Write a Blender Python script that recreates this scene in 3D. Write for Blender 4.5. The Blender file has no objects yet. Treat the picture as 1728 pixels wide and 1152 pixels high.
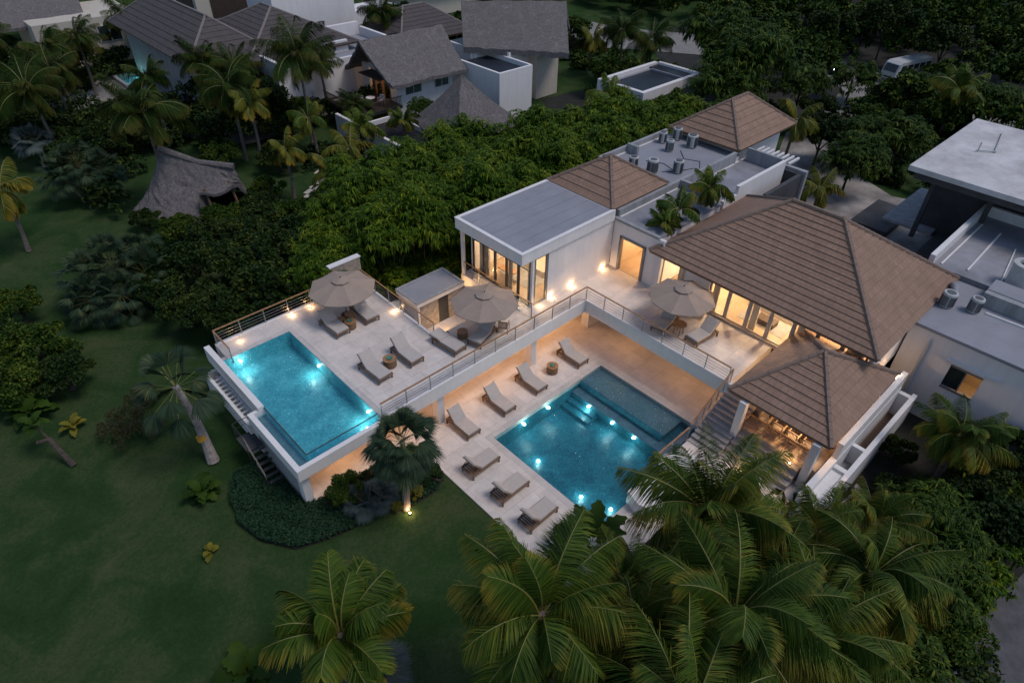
import bpy, math, random
import numpy as np
from mathutils import Vector, Matrix
R = math.radians
PI = math.pi
random.seed(7)
SC = bpy.context.scene
COL = SC.collection

# ------------------------------------------------------------------ camera
cam = bpy.data.objects.new('camera', bpy.data.cameras.new('camera'))
COL.objects.link(cam)
SC.camera = cam
YAW, PITCH, ROLL = R(46.04890662), R(38.9840877), R(-1.179856)
fwd = Vector((math.cos(PITCH)*math.cos(YAW), math.cos(PITCH)*math.sin(YAW), -math.sin(PITCH)))
rt = fwd.cross(Vector((0, 0, 1))).normalized()
dn = fwd.cross(rt)
r2 = math.cos(ROLL)*rt + math.sin(ROLL)*dn
d2 = -math.sin(ROLL)*rt + math.cos(ROLL)*dn
M = Matrix((r2, -d2, -fwd)).transposed().to_4x4()
M.translation = Vector((0, 0, 27))
cam.matrix_world = M
cam.data.sensor_width = 36
cam.data.lens = 36*1100.42/1728
cam.data.clip_start = 0.5
cam.data.clip_end = 2000

# ------------------------------------------------------------------ world, sun, exposure
SUN_EL, SUN_AZ = R(62), math.atan2(1.3, -2.0)
w = bpy.data.worlds.new('World')
SC.world = w
w.use_nodes = True
nt = w.node_tree
nt.nodes.clear()
sky = nt.nodes.new('ShaderNodeTexSky')
sky.sky_type = 'NISHITA'
sky.sun_disc = False
sky.sun_elevation = SUN_EL
sky.sun_rotation = SUN_AZ
sky.air_density = 1.0
sky.dust_density = 0.6
sky.ozone_density = 1.0
bg = nt.nodes.new('ShaderNodeBackground')
bg.inputs['Strength'].default_value = 0.075
wo = nt.nodes.new('ShaderNodeOutputWorld')
nt.links.new(sky.outputs[0], bg.inputs[0])
nt.links.new(bg.outputs[0], wo.inputs[0])

sun = bpy.data.objects.new('sun', bpy.data.lights.new('sun', 'SUN'))
COL.objects.link(sun)
sun.data.energy = 0.95
sun.data.angle = R(20)
sun.data.color = (1.0, 0.93, 0.90)
sd = Vector((math.sin(SUN_AZ)*math.cos(SUN_EL), math.cos(SUN_AZ)*math.cos(SUN_EL), math.sin(SUN_EL)))
sun.rotation_euler = sd.to_track_quat('Z', 'Y').to_euler()
SC.view_settings.view_transform = 'Standard'
SC.view_settings.look = 'None'
SC.view_settings.exposure = 0.72
SC.view_settings.gamma = 1.0
SC.cycles.use_denoising = True
SC.cycles.max_bounces = 8
SC.cycles.transparent_max_bounces = 24
SC.cycles.sample_clamp_indirect = 4.0

# ------------------------------------------------------------------ materials
def new_mat(name):
    m = bpy.data.materials.new(name)
    m.use_nodes = True
    n = m.node_tree
    b = n.nodes['Principled BSDF']
    return m, n, b

def nd(n, t, **k):
    x = n.nodes.new(t)
    for a, v in k.items():
        if a.startswith('i_'):
            x.inputs[a[2:].replace('_', ' ')].default_value = v
        else:
            setattr(x, a, v)
    return x

def c4(c): return (c[0], c[1], c[2], 1)

def mat(name, col, rough=0.7, metal=0.0, var=0.12, scale=3.0, bump=0.0, bscale=30.0, spec=0.5, col2=None, detail=6, streak=False):
    """plain surface with large and small colour variation and a fine bump"""
    m, n, b = new_mat(name)
    g = nd(n, 'ShaderNodeNewGeometry')
    no = nd(n, 'ShaderNodeTexNoise', i_Scale=scale, i_Detail=detail, i_Roughness=0.65)
    if streak:
        mp = nd(n, 'ShaderNodeMapping'); mp.inputs['Scale'].default_value = (1, 1, .18)
        n.links.new(g.outputs['Position'], mp.inputs[0]); n.links.new(mp.outputs[0], no.inputs['Vector'])
    else: n.links.new(g.outputs['Position'], no.inputs['Vector'])
    cr = nd(n, 'ShaderNodeValToRGB')
    lo = col2 if col2 else tuple(c*(1-var) for c in col)
    hi = col if col2 else tuple(min(1, c*(1+var)) for c in col)
    cr.color_ramp.elements[0].position = 0.32
    cr.color_ramp.elements[1].position = 0.68
    cr.color_ramp.elements[0].color = c4(lo)
    cr.color_ramp.elements[1].color = c4(hi)
    n.links.new(no.outputs[0], cr.inputs[0])
    n.links.new(cr.outputs[0], b.inputs['Base Color'])
    b.inputs['Roughness'].default_value = rough
    b.inputs['Metallic'].default_value = metal
    b.inputs['Specular IOR Level'].default_value = spec
    if bump:
        n2 = nd(n, 'ShaderNodeTexNoise', i_Scale=bscale, i_Detail=5.0)
        n.links.new(g.outputs['Position'], n2.inputs['Vector'])
        bu = nd(n, 'ShaderNodeBump', i_Strength=bump, i_Distance=0.03)
        n.links.new(n2.outputs[0], bu.inputs['Height'])
        n.links.new(bu.outputs[0], b.inputs['Normal'])
    return m

def tile_mat(name, col, joint, sx, sy, var=0.06, rough=0.6, jw=0.012, spec=0.4):
    """stone slabs laid in a world grid with thin joints and cloudy variation"""
    m, n, b = new_mat(name)
    g = nd(n, 'ShaderNodeNewGeometry')
    br = nd(n, 'ShaderNodeTexBrick', offset=0.5, i_Scale=1.0, i_Mortar_Size=jw, i_Mortar_Smooth=0.3, i_Brick_Width=sx, i_Row_Height=sy)
    br.inputs['Color1'].default_value = c4(tuple(c*(1-var) for c in col))
    br.inputs['Color2'].default_value = c4(tuple(c*(1+var) for c in col))
    br.inputs['Mortar'].default_value = c4(joint)
    n.links.new(g.outputs['Position'], br.inputs['Vector'])
    no = nd(n, 'ShaderNodeTexNoise', i_Scale=1.1, i_Detail=9.0, i_Roughness=0.7, i_Distortion=0.6)
    n.links.new(g.outputs['Position'], no.inputs['Vector'])
    mr = nd(n, 'ShaderNodeMapRange')
    mr.inputs[1].default_value = 0.3; mr.inputs[2].default_value = 0.7
    mr.inputs[3].default_value = 0.82; mr.inputs[4].default_value = 1.1
    n.links.new(no.outputs[0], mr.inputs[0])
    mx = nd(n, 'ShaderNodeVectorMath', operation='SCALE')
    n.links.new(br.outputs['Color'], mx.inputs[0])
    n.links.new(mr.outputs[0], mx.inputs['Scale'])
    n.links.new(mx.outputs[0], b.inputs['Base Color'])
    b.inputs['Roughness'].default_value = rough
    b.inputs['Specular IOR Level'].default_value = spec
    return m

def roof_tile_mat(name, col, w_, h_, var=0.07):
    """roof tiles from the face's own u (along) and v (up the slope) in metres"""
    m, n, b = new_mat(name)
    uv = nd(n, 'ShaderNodeUVMap')
    br = nd(n, 'ShaderNodeTexBrick', offset=0.5, i_Scale=1.0, i_Mortar_Size=0.012, i_Mortar_Smooth=0.4, i_Brick_Width=w_, i_Row_Height=h_)
    br.inputs['Color1'].default_value = c4(tuple(c*(1-var) for c in col))
    br.inputs['Color2'].default_value = c4(tuple(c*(1+var) for c in col))
    br.inputs['Mortar'].default_value = c4(tuple(c*0.55 for c in col))
    n.links.new(uv.outputs[0], br.inputs['Vector'])
    g = nd(n, 'ShaderNodeNewGeometry')
    no = nd(n, 'ShaderNodeTexNoise', i_Scale=1.3, i_Detail=8.0, i_Roughness=0.75)
    n.links.new(g.outputs['Position'], no.inputs['Vector'])
    mr = nd(n, 'ShaderNodeMapRange')
    mr.inputs[1].default_value = 0.3; mr.inputs[2].default_value = 0.7
    mr.inputs[3].default_value = 0.82; mr.inputs[4].default_value = 1.12
    n.links.new(no.outputs[0], mr.inputs[0])
    mx = nd(n, 'ShaderNodeVectorMath', operation='SCALE')
    n.links.new(br.outputs['Color'], mx.inputs[0]); n.links.new(mr.outputs[0], mx.inputs['Scale'])
    n.links.new(mx.outputs[0], b.inputs['Base Color'])
    n2 = nd(n, 'ShaderNodeTexNoise', i_Scale=14.0, i_Detail=4.0)
    n.links.new(g.outputs['Position'], n2.inputs['Vector'])
    bu = nd(n, 'ShaderNodeBump', i_Strength=0.5, i_Distance=0.02)
    n.links.new(n2.outputs[0], bu.inputs['Height'])
    n.links.new(bu.outputs[0], b.inputs['Normal'])
    b.inputs['Roughness'].default_value = 0.85
    b.inputs['Specular IOR Level'].default_value = 0.25
    return m

def leaf_mat(name, a, b_, c_=None, isl=0.7, tipc=None, rough=0.6, pos=(0.0, 0.55, 1.0), spec=0.1):
    """every leaf takes its own shade between two or three greens"""
    m, n, b = new_mat(name)
    g = nd(n, 'ShaderNodeNewGeometry')
    cr = nd(n, 'ShaderNodeValToRGB')
    cr.color_ramp.elements[0].position = pos[0]; cr.color_ramp.elements[0].color = c4(a)
    cr.color_ramp.elements[1].position = pos[1]; cr.color_ramp.elements[1].color = c4(b_)
    if c_:
        e = cr.color_ramp.elements.new(pos[2]); e.color = c4(c_)
    no = nd(n, 'ShaderNodeTexNoise', i_Scale=0.5, i_Detail=2.0)
    n.links.new(g.outputs['Position'], no.inputs['Vector'])
    ad = nd(n, 'ShaderNodeMath', operation='MULTIPLY_ADD')
    ad.inputs[1].default_value = isl
    n.links.new(g.outputs['Random Per Island'], ad.inputs[0])
    mu = nd(n, 'ShaderNodeMath', operation='MULTIPLY_ADD')
    mu.inputs[1].default_value = 0.9; mu.inputs[2].default_value = -0.3+(0.7-isl)*.5
    n.links.new(no.outputs[0], mu.inputs[0])
    n.links.new(mu.outputs[0], ad.inputs[2])
    n.links.new(ad.outputs[0], cr.inputs[0])
    n.links.new(cr.outputs[0], b.inputs['Base Color'])
    if tipc:      # ageing leaf tips dry out to yellow
        at = nd(n, 'ShaderNodeAttribute', attribute_name='tip')
        mr = nd(n, 'ShaderNodeMapRange'); mr.inputs[1].default_value = .38; mr.inputs[2].default_value = .95; mr.inputs[3].default_value = 0; mr.inputs[4].default_value = .9
        n.links.new(at.outputs['Fac'], mr.inputs[0])
        mx = nd(n, 'ShaderNodeMixRGB'); mx.inputs[2].default_value = c4(tipc)
        n.links.new(mr.outputs[0], mx.inputs[0]); n.links.new(cr.outputs[0], mx.inputs[1]); n.links.new(mx.outputs[0], b.inputs['Base Color'])
    b.inputs['Roughness'].default_value = rough
    b.inputs['Specular IOR Level'].default_value = spec
    return m

def emit_mat(name, col, s):
    m = bpy.data.materials.new(name); m.use_nodes = True
    n = m.node_tree; n.nodes.clear()
    e = nd(n, 'ShaderNodeEmission'); e.inputs[0].default_value = c4(col); e.inputs[1].default_value = s
    o = nd(n, 'ShaderNodeOutputMaterial'); n.links.new(e.outputs[0], o.inputs[0])
    return m

def sheet_glass(name, tint, ior=1.45, bump=0.0, bscale=4.0, rough=0.02):
    """thin clear sheet: lets light straight through, reflects by angle"""
    m = bpy.data.materials.new(name); m.use_nodes = True
    n = m.node_tree; n.nodes.clear()
    tr = nd(n, 'ShaderNodeBsdfTransparent'); tr.inputs[0].default_value = c4(tint)
    gl = nd(n, 'ShaderNodeBsdfGlossy'); gl.inputs['Roughness'].default_value = rough
    f0 = ((ior-1)/(ior+1))**2
    ge = nd(n, 'ShaderNodeNewGeometry'); dt = nd(n, 'ShaderNodeVectorMath', operation='DOT_PRODUCT')
    n.links.new(ge.outputs['Incoming'], dt.inputs[0]); n.links.new(ge.outputs['Normal'], dt.inputs[1])
    ab = nd(n, 'ShaderNodeMath', operation='ABSOLUTE'); n.links.new(dt.outputs['Value'], ab.inputs[0])
    om = nd(n, 'ShaderNodeMath', operation='SUBTRACT', use_clamp=True); om.inputs[0].default_value = 1.0; n.links.new(ab.outputs[0], om.inputs[1])
    pw = nd(n, 'ShaderNodeMath', operation='POWER'); pw.inputs[1].default_value = 5.0; n.links.new(om.outputs[0], pw.inputs[0])
    fr = nd(n, 'ShaderNodeMath', operation='MULTIPLY_ADD'); fr.inputs[1].default_value = 1-f0; fr.inputs[2].default_value = f0
    n.links.new(pw.outputs[0], fr.inputs[0])
    mx = nd(n, 'ShaderNodeMixShader'); o = nd(n, 'ShaderNodeOutputMaterial')
    n.links.new(fr.outputs[0], mx.inputs[0]); n.links.new(tr.outputs[0], mx.inputs[1]); n.links.new(gl.outputs[0], mx.inputs[2])
    n.links.new(mx.outputs[0], o.inputs[0])
    if bump:
        g = nd(n, 'ShaderNodeNewGeometry')
        no = nd(n, 'ShaderNodeTexNoise', i_Scale=bscale, i_Detail=3.0, i_Distortion=1.2)
        n.links.new(g.outputs['Position'], no.inputs['Vector'])
        bu = nd(n, 'ShaderNodeBump', i_Strength=bump, i_Distance=0.1)
        n.links.new(no.outputs[0], bu.inputs['Height'])
        n.links.new(bu.outputs[0], gl.inputs['Normal']); n.links.new(bu.outputs[0], dt.inputs[1])
    return m

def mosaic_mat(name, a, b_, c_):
    """small pool mosaic, each tile its own blue, over a slow cloudy drift, with caustic ripples painted in"""
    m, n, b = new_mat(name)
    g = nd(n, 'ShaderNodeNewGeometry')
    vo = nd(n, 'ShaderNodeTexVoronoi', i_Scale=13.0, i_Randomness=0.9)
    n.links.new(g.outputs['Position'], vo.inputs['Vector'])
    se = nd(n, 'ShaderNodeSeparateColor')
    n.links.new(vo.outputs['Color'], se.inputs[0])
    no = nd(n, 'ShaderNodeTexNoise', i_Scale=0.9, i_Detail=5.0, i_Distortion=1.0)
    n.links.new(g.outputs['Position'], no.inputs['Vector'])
    # wavy caustic threads: rippled water light painted into the tile colour
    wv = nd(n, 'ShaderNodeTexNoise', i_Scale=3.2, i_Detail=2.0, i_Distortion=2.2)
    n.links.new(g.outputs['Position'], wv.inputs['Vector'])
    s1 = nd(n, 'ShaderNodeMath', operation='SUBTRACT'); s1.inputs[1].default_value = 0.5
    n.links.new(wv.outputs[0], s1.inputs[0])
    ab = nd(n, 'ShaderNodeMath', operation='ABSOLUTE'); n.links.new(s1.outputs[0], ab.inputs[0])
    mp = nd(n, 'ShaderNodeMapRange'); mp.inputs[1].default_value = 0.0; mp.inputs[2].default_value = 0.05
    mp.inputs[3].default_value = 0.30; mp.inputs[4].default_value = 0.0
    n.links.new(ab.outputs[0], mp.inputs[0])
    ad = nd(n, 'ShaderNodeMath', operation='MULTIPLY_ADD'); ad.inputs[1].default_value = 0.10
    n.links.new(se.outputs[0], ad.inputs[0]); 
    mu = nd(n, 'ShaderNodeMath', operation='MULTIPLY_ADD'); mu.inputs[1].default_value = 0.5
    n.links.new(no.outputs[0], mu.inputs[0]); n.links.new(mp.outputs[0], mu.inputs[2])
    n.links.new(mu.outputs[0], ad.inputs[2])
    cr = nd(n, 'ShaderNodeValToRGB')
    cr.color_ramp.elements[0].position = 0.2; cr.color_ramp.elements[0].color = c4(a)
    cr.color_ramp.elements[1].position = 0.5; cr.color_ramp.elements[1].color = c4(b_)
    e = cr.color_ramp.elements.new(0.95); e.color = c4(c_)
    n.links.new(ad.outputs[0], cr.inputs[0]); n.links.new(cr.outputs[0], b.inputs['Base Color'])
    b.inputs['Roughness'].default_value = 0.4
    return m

MT = {}
MT['plaster'] = mat('plaster_white', (0.68, 0.645, 0.63), 0.85, var=0.055, scale=2.2, bump=0.15, bscale=20, streak=True, detail=9)
MT['plaster_warm'] = mat('plaster_beige', (0.50, 0.44, 0.36), 0.8, var=0.06, scale=0.9)
MT['plaster_grey'] = mat('plaster_grey', (0.27, 0.27, 0.275), 0.85, var=0.22, scale=2.0, bump=0.2, streak=True, detail=9)
MT['concrete'] = mat('concrete_dark', (0.05, 0.05, 0.054), 0.9, var=0.3, scale=0.7, bump=0.3)
MT['membrane'] = mat('roof_membrane', (0.235, 0.235, 0.26), 0.7, var=0.12, scale=0.5, bump=0.15, bscale=6, detail=10)
MT['membrane_dark'] = mat('roof_membrane_worn', (0.225, 0.225, 0.245), 0.75, var=0.3, scale=0.45, bump=0.2, bscale=6, detail=10)
MT['deck'] = tile_mat('limestone_paving', (0.62, 0.55, 0.50), (0.40, 0.35, 0.31), 1.2, 1.2, jw=0.010)
MT['coping'] = tile_mat('pool_coping', (0.52, 0.475, 0.44), (0.33, 0.30, 0.27), 0.9, 3.0)
MT['pale_wood'] = mat('pale_wood', (0.42, 0.30, 0.18), 0.5, var=0.2, scale=6)
MT['step'] = mat('grey_stone_step', (0.33, 0.29, 0.27), 0.7, var=0.15, scale=2.5)
MT['inner_floor'] = tile_mat('indoor_floor', (0.42, 0.32, 0.23), (0.24, 0.18, 0.13), 0.9, 0.9, rough=0.4)
MT['inner_wall'] = mat('indoor_wall', (0.62, 0.52, 0.40), 0.8, var=0.04)
MT['tile'] = roof_tile_mat('roof_tiles_brown', (0.262, 0.165, 0.118), 0.34, 0.42)
MT['tile_grey'] = roof_tile_mat('roof_tiles_dark', (0.085, 0.072, 0.070), 0.34, 0.42)
MT['cap'] = mat('ridge_cap_tile', (0.19, 0.13, 0.10), 0.85, var=0.18, scale=4, bump=0.3)
MT['cap_pale'] = mat('ridge_cap_pale', (0.2, 0.17, 0.155), 0.85, var=0.18, scale=4, bump=0.3)
MT['thatch'] = mat('palm_thatch', (0.19, 0.175, 0.17), 0.95, var=0.45, scale=2.6, bump=1.0, bscale=6, col2=(0.06, 0.055, 0.058), detail=14)
def thatch_mat():
    m, n, b = new_mat('palm_thatch')
    g = nd(n, 'ShaderNodeNewGeometry')
    mp = nd(n, 'ShaderNodeMapping'); mp.inputs['Scale'].default_value = (1, 1, .35)
    n.links.new(g.outputs['Position'], mp.inputs[0])
    n1 = nd(n, 'ShaderNodeTexNoise', i_Scale=9.0, i_Detail=9.0, i_Roughness=0.75, i_Distortion=1.5)
    n.links.new(mp.outputs[0], n1.inputs['Vector'])
    vo = nd(n, 'ShaderNodeTexVoronoi', feature='DISTANCE_TO_EDGE', i_Scale=1.5, i_Randomness=1.0)
    n2 = nd(n, 'ShaderNodeTexNoise', i_Scale=1.5, i_Detail=3.0)
    n.links.new(g.outputs['Position'], n2.inputs['Vector'])
    mxv = nd(n, 'ShaderNodeMixRGB'); mxv.inputs[0].default_value = .45
    n.links.new(g.outputs['Position'], mxv.inputs[1]); n.links.new(n2.outputs['Color'], mxv.inputs[2]); n.links.new(mxv.outputs[0], vo.inputs['Vector'])
    mr = nd(n, 'ShaderNodeMapRange'); mr.inputs[1].default_value = 0; mr.inputs[2].default_value = .035; mr.inputs[3].default_value = .11; mr.inputs[4].default_value = 0
    n.links.new(vo.outputs['Distance'], mr.inputs[0])
    ad = nd(n, 'ShaderNodeMath', operation='ADD'); n.links.new(n1.outputs[0], ad.inputs[0]); n.links.new(mr.outputs[0], ad.inputs[1])
    cr = nd(n, 'ShaderNodeValToRGB')
    cr.color_ramp.elements[0].position = .32; cr.color_ramp.elements[0].color = (0.06, 0.053, 0.054, 1)
    cr.color_ramp.elements[1].position = .75; cr.color_ramp.elements[1].color = (0.29, 0.26, 0.25, 1)
    n.links.new(ad.outputs[0], cr.inputs[0]); n.links.new(cr.outputs[0], b.inputs['Base Color'])
    bu = nd(n, 'ShaderNodeBump', i_Strength=1.0, i_Distance=0.12)
    n.links.new(n1.outputs[0], bu.inputs['Height']); n.links.new(bu.outputs[0], b.inputs['Normal'])
    b.inputs['Roughness'].default_value = 1.0; b.inputs['Specular IOR Level'].default_value = .05
    return m
MT['thatch'] = thatch_mat()
MT['teak'] = mat('teak', (0.30, 0.155, 0.07), 0.5, var=0.3, scale=6)
MT['teak_grey'] = mat('teak_weathered', (0.17, 0.10, 0.06), 0.6, var=0.3, scale=8)
MT['dark_wood'] = mat('dark_wood', (0.045, 0.028, 0.02), 0.6, var=0.3, scale=5)
MT['wicker'] = mat('wicker', (0.20, 0.12, 0.06), 0.7, var=0.5, scale=28, bump=0.8, bscale=60)
MT['cushion'] = mat('cushion_fabric', (0.43, 0.385, 0.35), 0.9, var=0.06, scale=5, bump=0.2, bscale=50)
MT['parasol'] = mat('parasol_fabric', (0.31, 0.235, 0.185), 0.9, var=0.06, scale=2.5, bump=0.1)
MT['steel'] = mat('brushed_steel', (0.32, 0.31, 0.31), 0.35, metal=0.8, var=0.1)
MT['dark_metal'] = mat('dark_bronze_frame', (0.06, 0.058, 0.055), 0.45, metal=0.3, var=0.15)
MT['frame_light'] = mat('pale_door_frame', (0.36, 0.32, 0.28), 0.5, var=0.1)
MT['frame_grey'] = mat('grey_door_frame', (0.16, 0.15, 0.14), 0.5, var=0.1)
MT['white_paint'] = mat('white_paint', (0.68, 0.655, 0.64), 0.5, var=0.06, scale=3)
MT['black'] = mat('black_rubber', (0.015, 0.015, 0.016), 0.6, var=0.2)
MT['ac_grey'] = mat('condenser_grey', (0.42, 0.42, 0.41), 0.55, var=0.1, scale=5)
MT['ac_fin'] = mat('condenser_grille', (0.09, 0.09, 0.09), 0.5, var=0.4, scale=25)
MT['roof_pale'] = mat('weathered_pale_roof', (0.60, 0.575, 0.57), 0.85, scale=0.5, bump=0.3, bscale=5, col2=(0.36, 0.34, 0.335), detail=12)
MT['solar'] = mat('black_roof_panel', (0.012, 0.016, 0.022), 0.45, var=0.4, scale=3)
MT['sand'] = mat('pale_sand', (0.46, 0.42, 0.39), 0.95, scale=0.22, bump=0.8, bscale=3, col2=(0.10, 0.088, 0.08), detail=12)
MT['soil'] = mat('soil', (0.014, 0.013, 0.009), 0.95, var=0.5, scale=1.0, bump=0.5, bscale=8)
MT['road'] = mat('road_pale_gravel', (0.20, 0.185, 0.17), 0.9, var=0.2, scale=0.7, bump=0.2)
MT['asphalt'] = mat('asphalt', (0.075, 0.073, 0.075), 0.9, var=0.35, scale=1.2, bump=0.3, bscale=25, detail=12)
MT['trunk'] = mat('palm_trunk', (0.13, 0.105, 0.085), 0.9, var=0.35, scale=5, bump=0.6, bscale=10)
MT['trunk_pale'] = mat('palm_trunk_pale', (0.21, 0.175, 0.15), 0.9, var=0.2, scale=3, bump=0.6, bscale=9)
MT['trunk_light'] = mat('palm_trunk_light', (0.36, 0.315, 0.285), 0.9, scale=5, bump=0.7, bscale=9, col2=(0.18, 0.145, 0.125))
MT['bark'] = mat('bark', (0.06, 0.045, 0.035), 0.95, var=0.4, scale=4, bump=0.6)
MT['yellow_strap'] = mat('yellow_strap', (0.5, 0.25, 0.02), 0.7)
MT['glass'] = sheet_glass('window_glass', (0.93, 0.95, 0.94))
MT['glass_dark'] = mat('dark_window_glass', (0.02, 0.028, 0.028), 0.12, var=0.2)
MT['glass_green'] = mat('shuttered_window', (0.05, 0.075, 0.065), 0.35, var=0.2)
MT['acrylic'] = sheet_glass('pool_acrylic', (0.72, 0.9, 0.95))
MT['water_up'] = sheet_glass('pool_water_clear', (0.72, 0.91, 0.94), ior=1.33, bump=0.5, bscale=5)
MT['water_lo'] = sheet_glass('pool_water_deep', (0.66, 0.83, 0.87), ior=1.33, bump=0.5, bscale=4)
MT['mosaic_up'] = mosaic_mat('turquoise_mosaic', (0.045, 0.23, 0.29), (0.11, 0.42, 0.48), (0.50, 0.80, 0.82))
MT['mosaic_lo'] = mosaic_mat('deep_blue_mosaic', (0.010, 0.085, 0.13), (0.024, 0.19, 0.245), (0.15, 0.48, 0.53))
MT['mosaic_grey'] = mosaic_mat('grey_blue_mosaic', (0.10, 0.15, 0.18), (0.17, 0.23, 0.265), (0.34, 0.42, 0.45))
MT['green_glass'] = mat('green_glass', (0.06, 0.20, 0.14), 0.15)
MT['stone'] = mat('pale_field_stone', (0.40, 0.34, 0.28), 0.9, scale=3.2, bump=0.7, bscale=5, col2=(0.20, 0.165, 0.13))
MT['lamp'] = emit_mat('lamp_warm', (1.0, 0.60, 0.27), 26)
MT['lamp_pool'] = emit_mat('lamp_pool', (0.85, 1.0, 0.98), 22)
MT['lamp_white'] = emit_mat('headlamp', (0.9, 0.95, 1.0), 14)
MT['lit_pane'] = emit_mat('lit_room', (1.0, 0.56, 0.24), 0.55)
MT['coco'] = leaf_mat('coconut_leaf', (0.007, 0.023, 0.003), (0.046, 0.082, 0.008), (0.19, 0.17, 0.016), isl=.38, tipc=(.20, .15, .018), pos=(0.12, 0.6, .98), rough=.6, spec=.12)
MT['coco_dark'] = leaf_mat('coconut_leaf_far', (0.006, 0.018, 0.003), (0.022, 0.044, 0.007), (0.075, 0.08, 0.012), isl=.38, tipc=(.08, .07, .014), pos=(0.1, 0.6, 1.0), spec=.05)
MT['coco_y'] = leaf_mat('coconut_leaf_yellowing', (0.02, 0.038, 0.006), (0.065, 0.08, 0.010), (0.2, 0.15, 0.015), isl=.4, tipc=(.26, .17, .02), pos=(0.0, 0.5, 1.0))
MT['rachis'] = mat('leaf_midrib', (0.15, 0.14, 0.03), 0.5, var=0.25)
MT['fan'] = leaf_mat('fan_palm_leaf', (0.008, 0.022, 0.011), (0.028, 0.050, 0.026), (0.10, 0.10, 0.035), pos=(0.0, 0.65, 1.15), spec=.1, rough=.6)
MT['silver'] = leaf_mat('silver_palm_leaf', (0.035, 0.05, 0.045), (0.075, 0.095, 0.085), spec=.1)
MT['bamboo'] = leaf_mat('bamboo_leaf', (0.006, 0.022, 0.002), (0.046, 0.092, 0.005), (0.18, 0.20, 0.012), pos=(0.0, 0.6, 1.05), spec=.08)
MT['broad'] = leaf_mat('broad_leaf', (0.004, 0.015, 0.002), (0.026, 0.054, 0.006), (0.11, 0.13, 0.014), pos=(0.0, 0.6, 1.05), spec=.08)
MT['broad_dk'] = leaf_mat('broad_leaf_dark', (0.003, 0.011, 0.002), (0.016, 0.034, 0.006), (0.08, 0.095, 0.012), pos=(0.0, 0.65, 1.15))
MT['cover'] = leaf_mat('ground_cover_leaf', (0.006, 0.024, 0.011), (0.016, 0.042, 0.019))
MT['croton'] = leaf_mat('yellow_leaf', (0.05, 0.065, 0.01), (0.14, 0.12, 0.014), (0.22, 0.15, 0.015))
MT['olive'] = leaf_mat('olive_brush', (0.016, 0.020, 0.007), (0.042, 0.042, 0.015))

# ------------------------------------------------------------------ mesh helpers
def tag(o, label=None, cat=None, group=None, kind=None):
    if label: o['label'] = label
    if cat: o['category'] = cat
    if group: o['group'] = group
    if kind: o['kind'] = kind
    return o

def empty(name, loc=(0, 0, 0), rz=0.0, label=None, cat=None, group=None):
    o = bpy.data.objects.new(name, None)
    o.empty_display_size = 0.3
    COL.objects.link(o)
    o.location = loc
    o.rotation_euler = (0, 0, rz)
    tag(o, label, cat, group)
    return o

def world_loc(o):
    p = Vector((0, 0, 0))
    while o:
        p += Vector(o.location)
        o = o.parent
    return p

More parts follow.
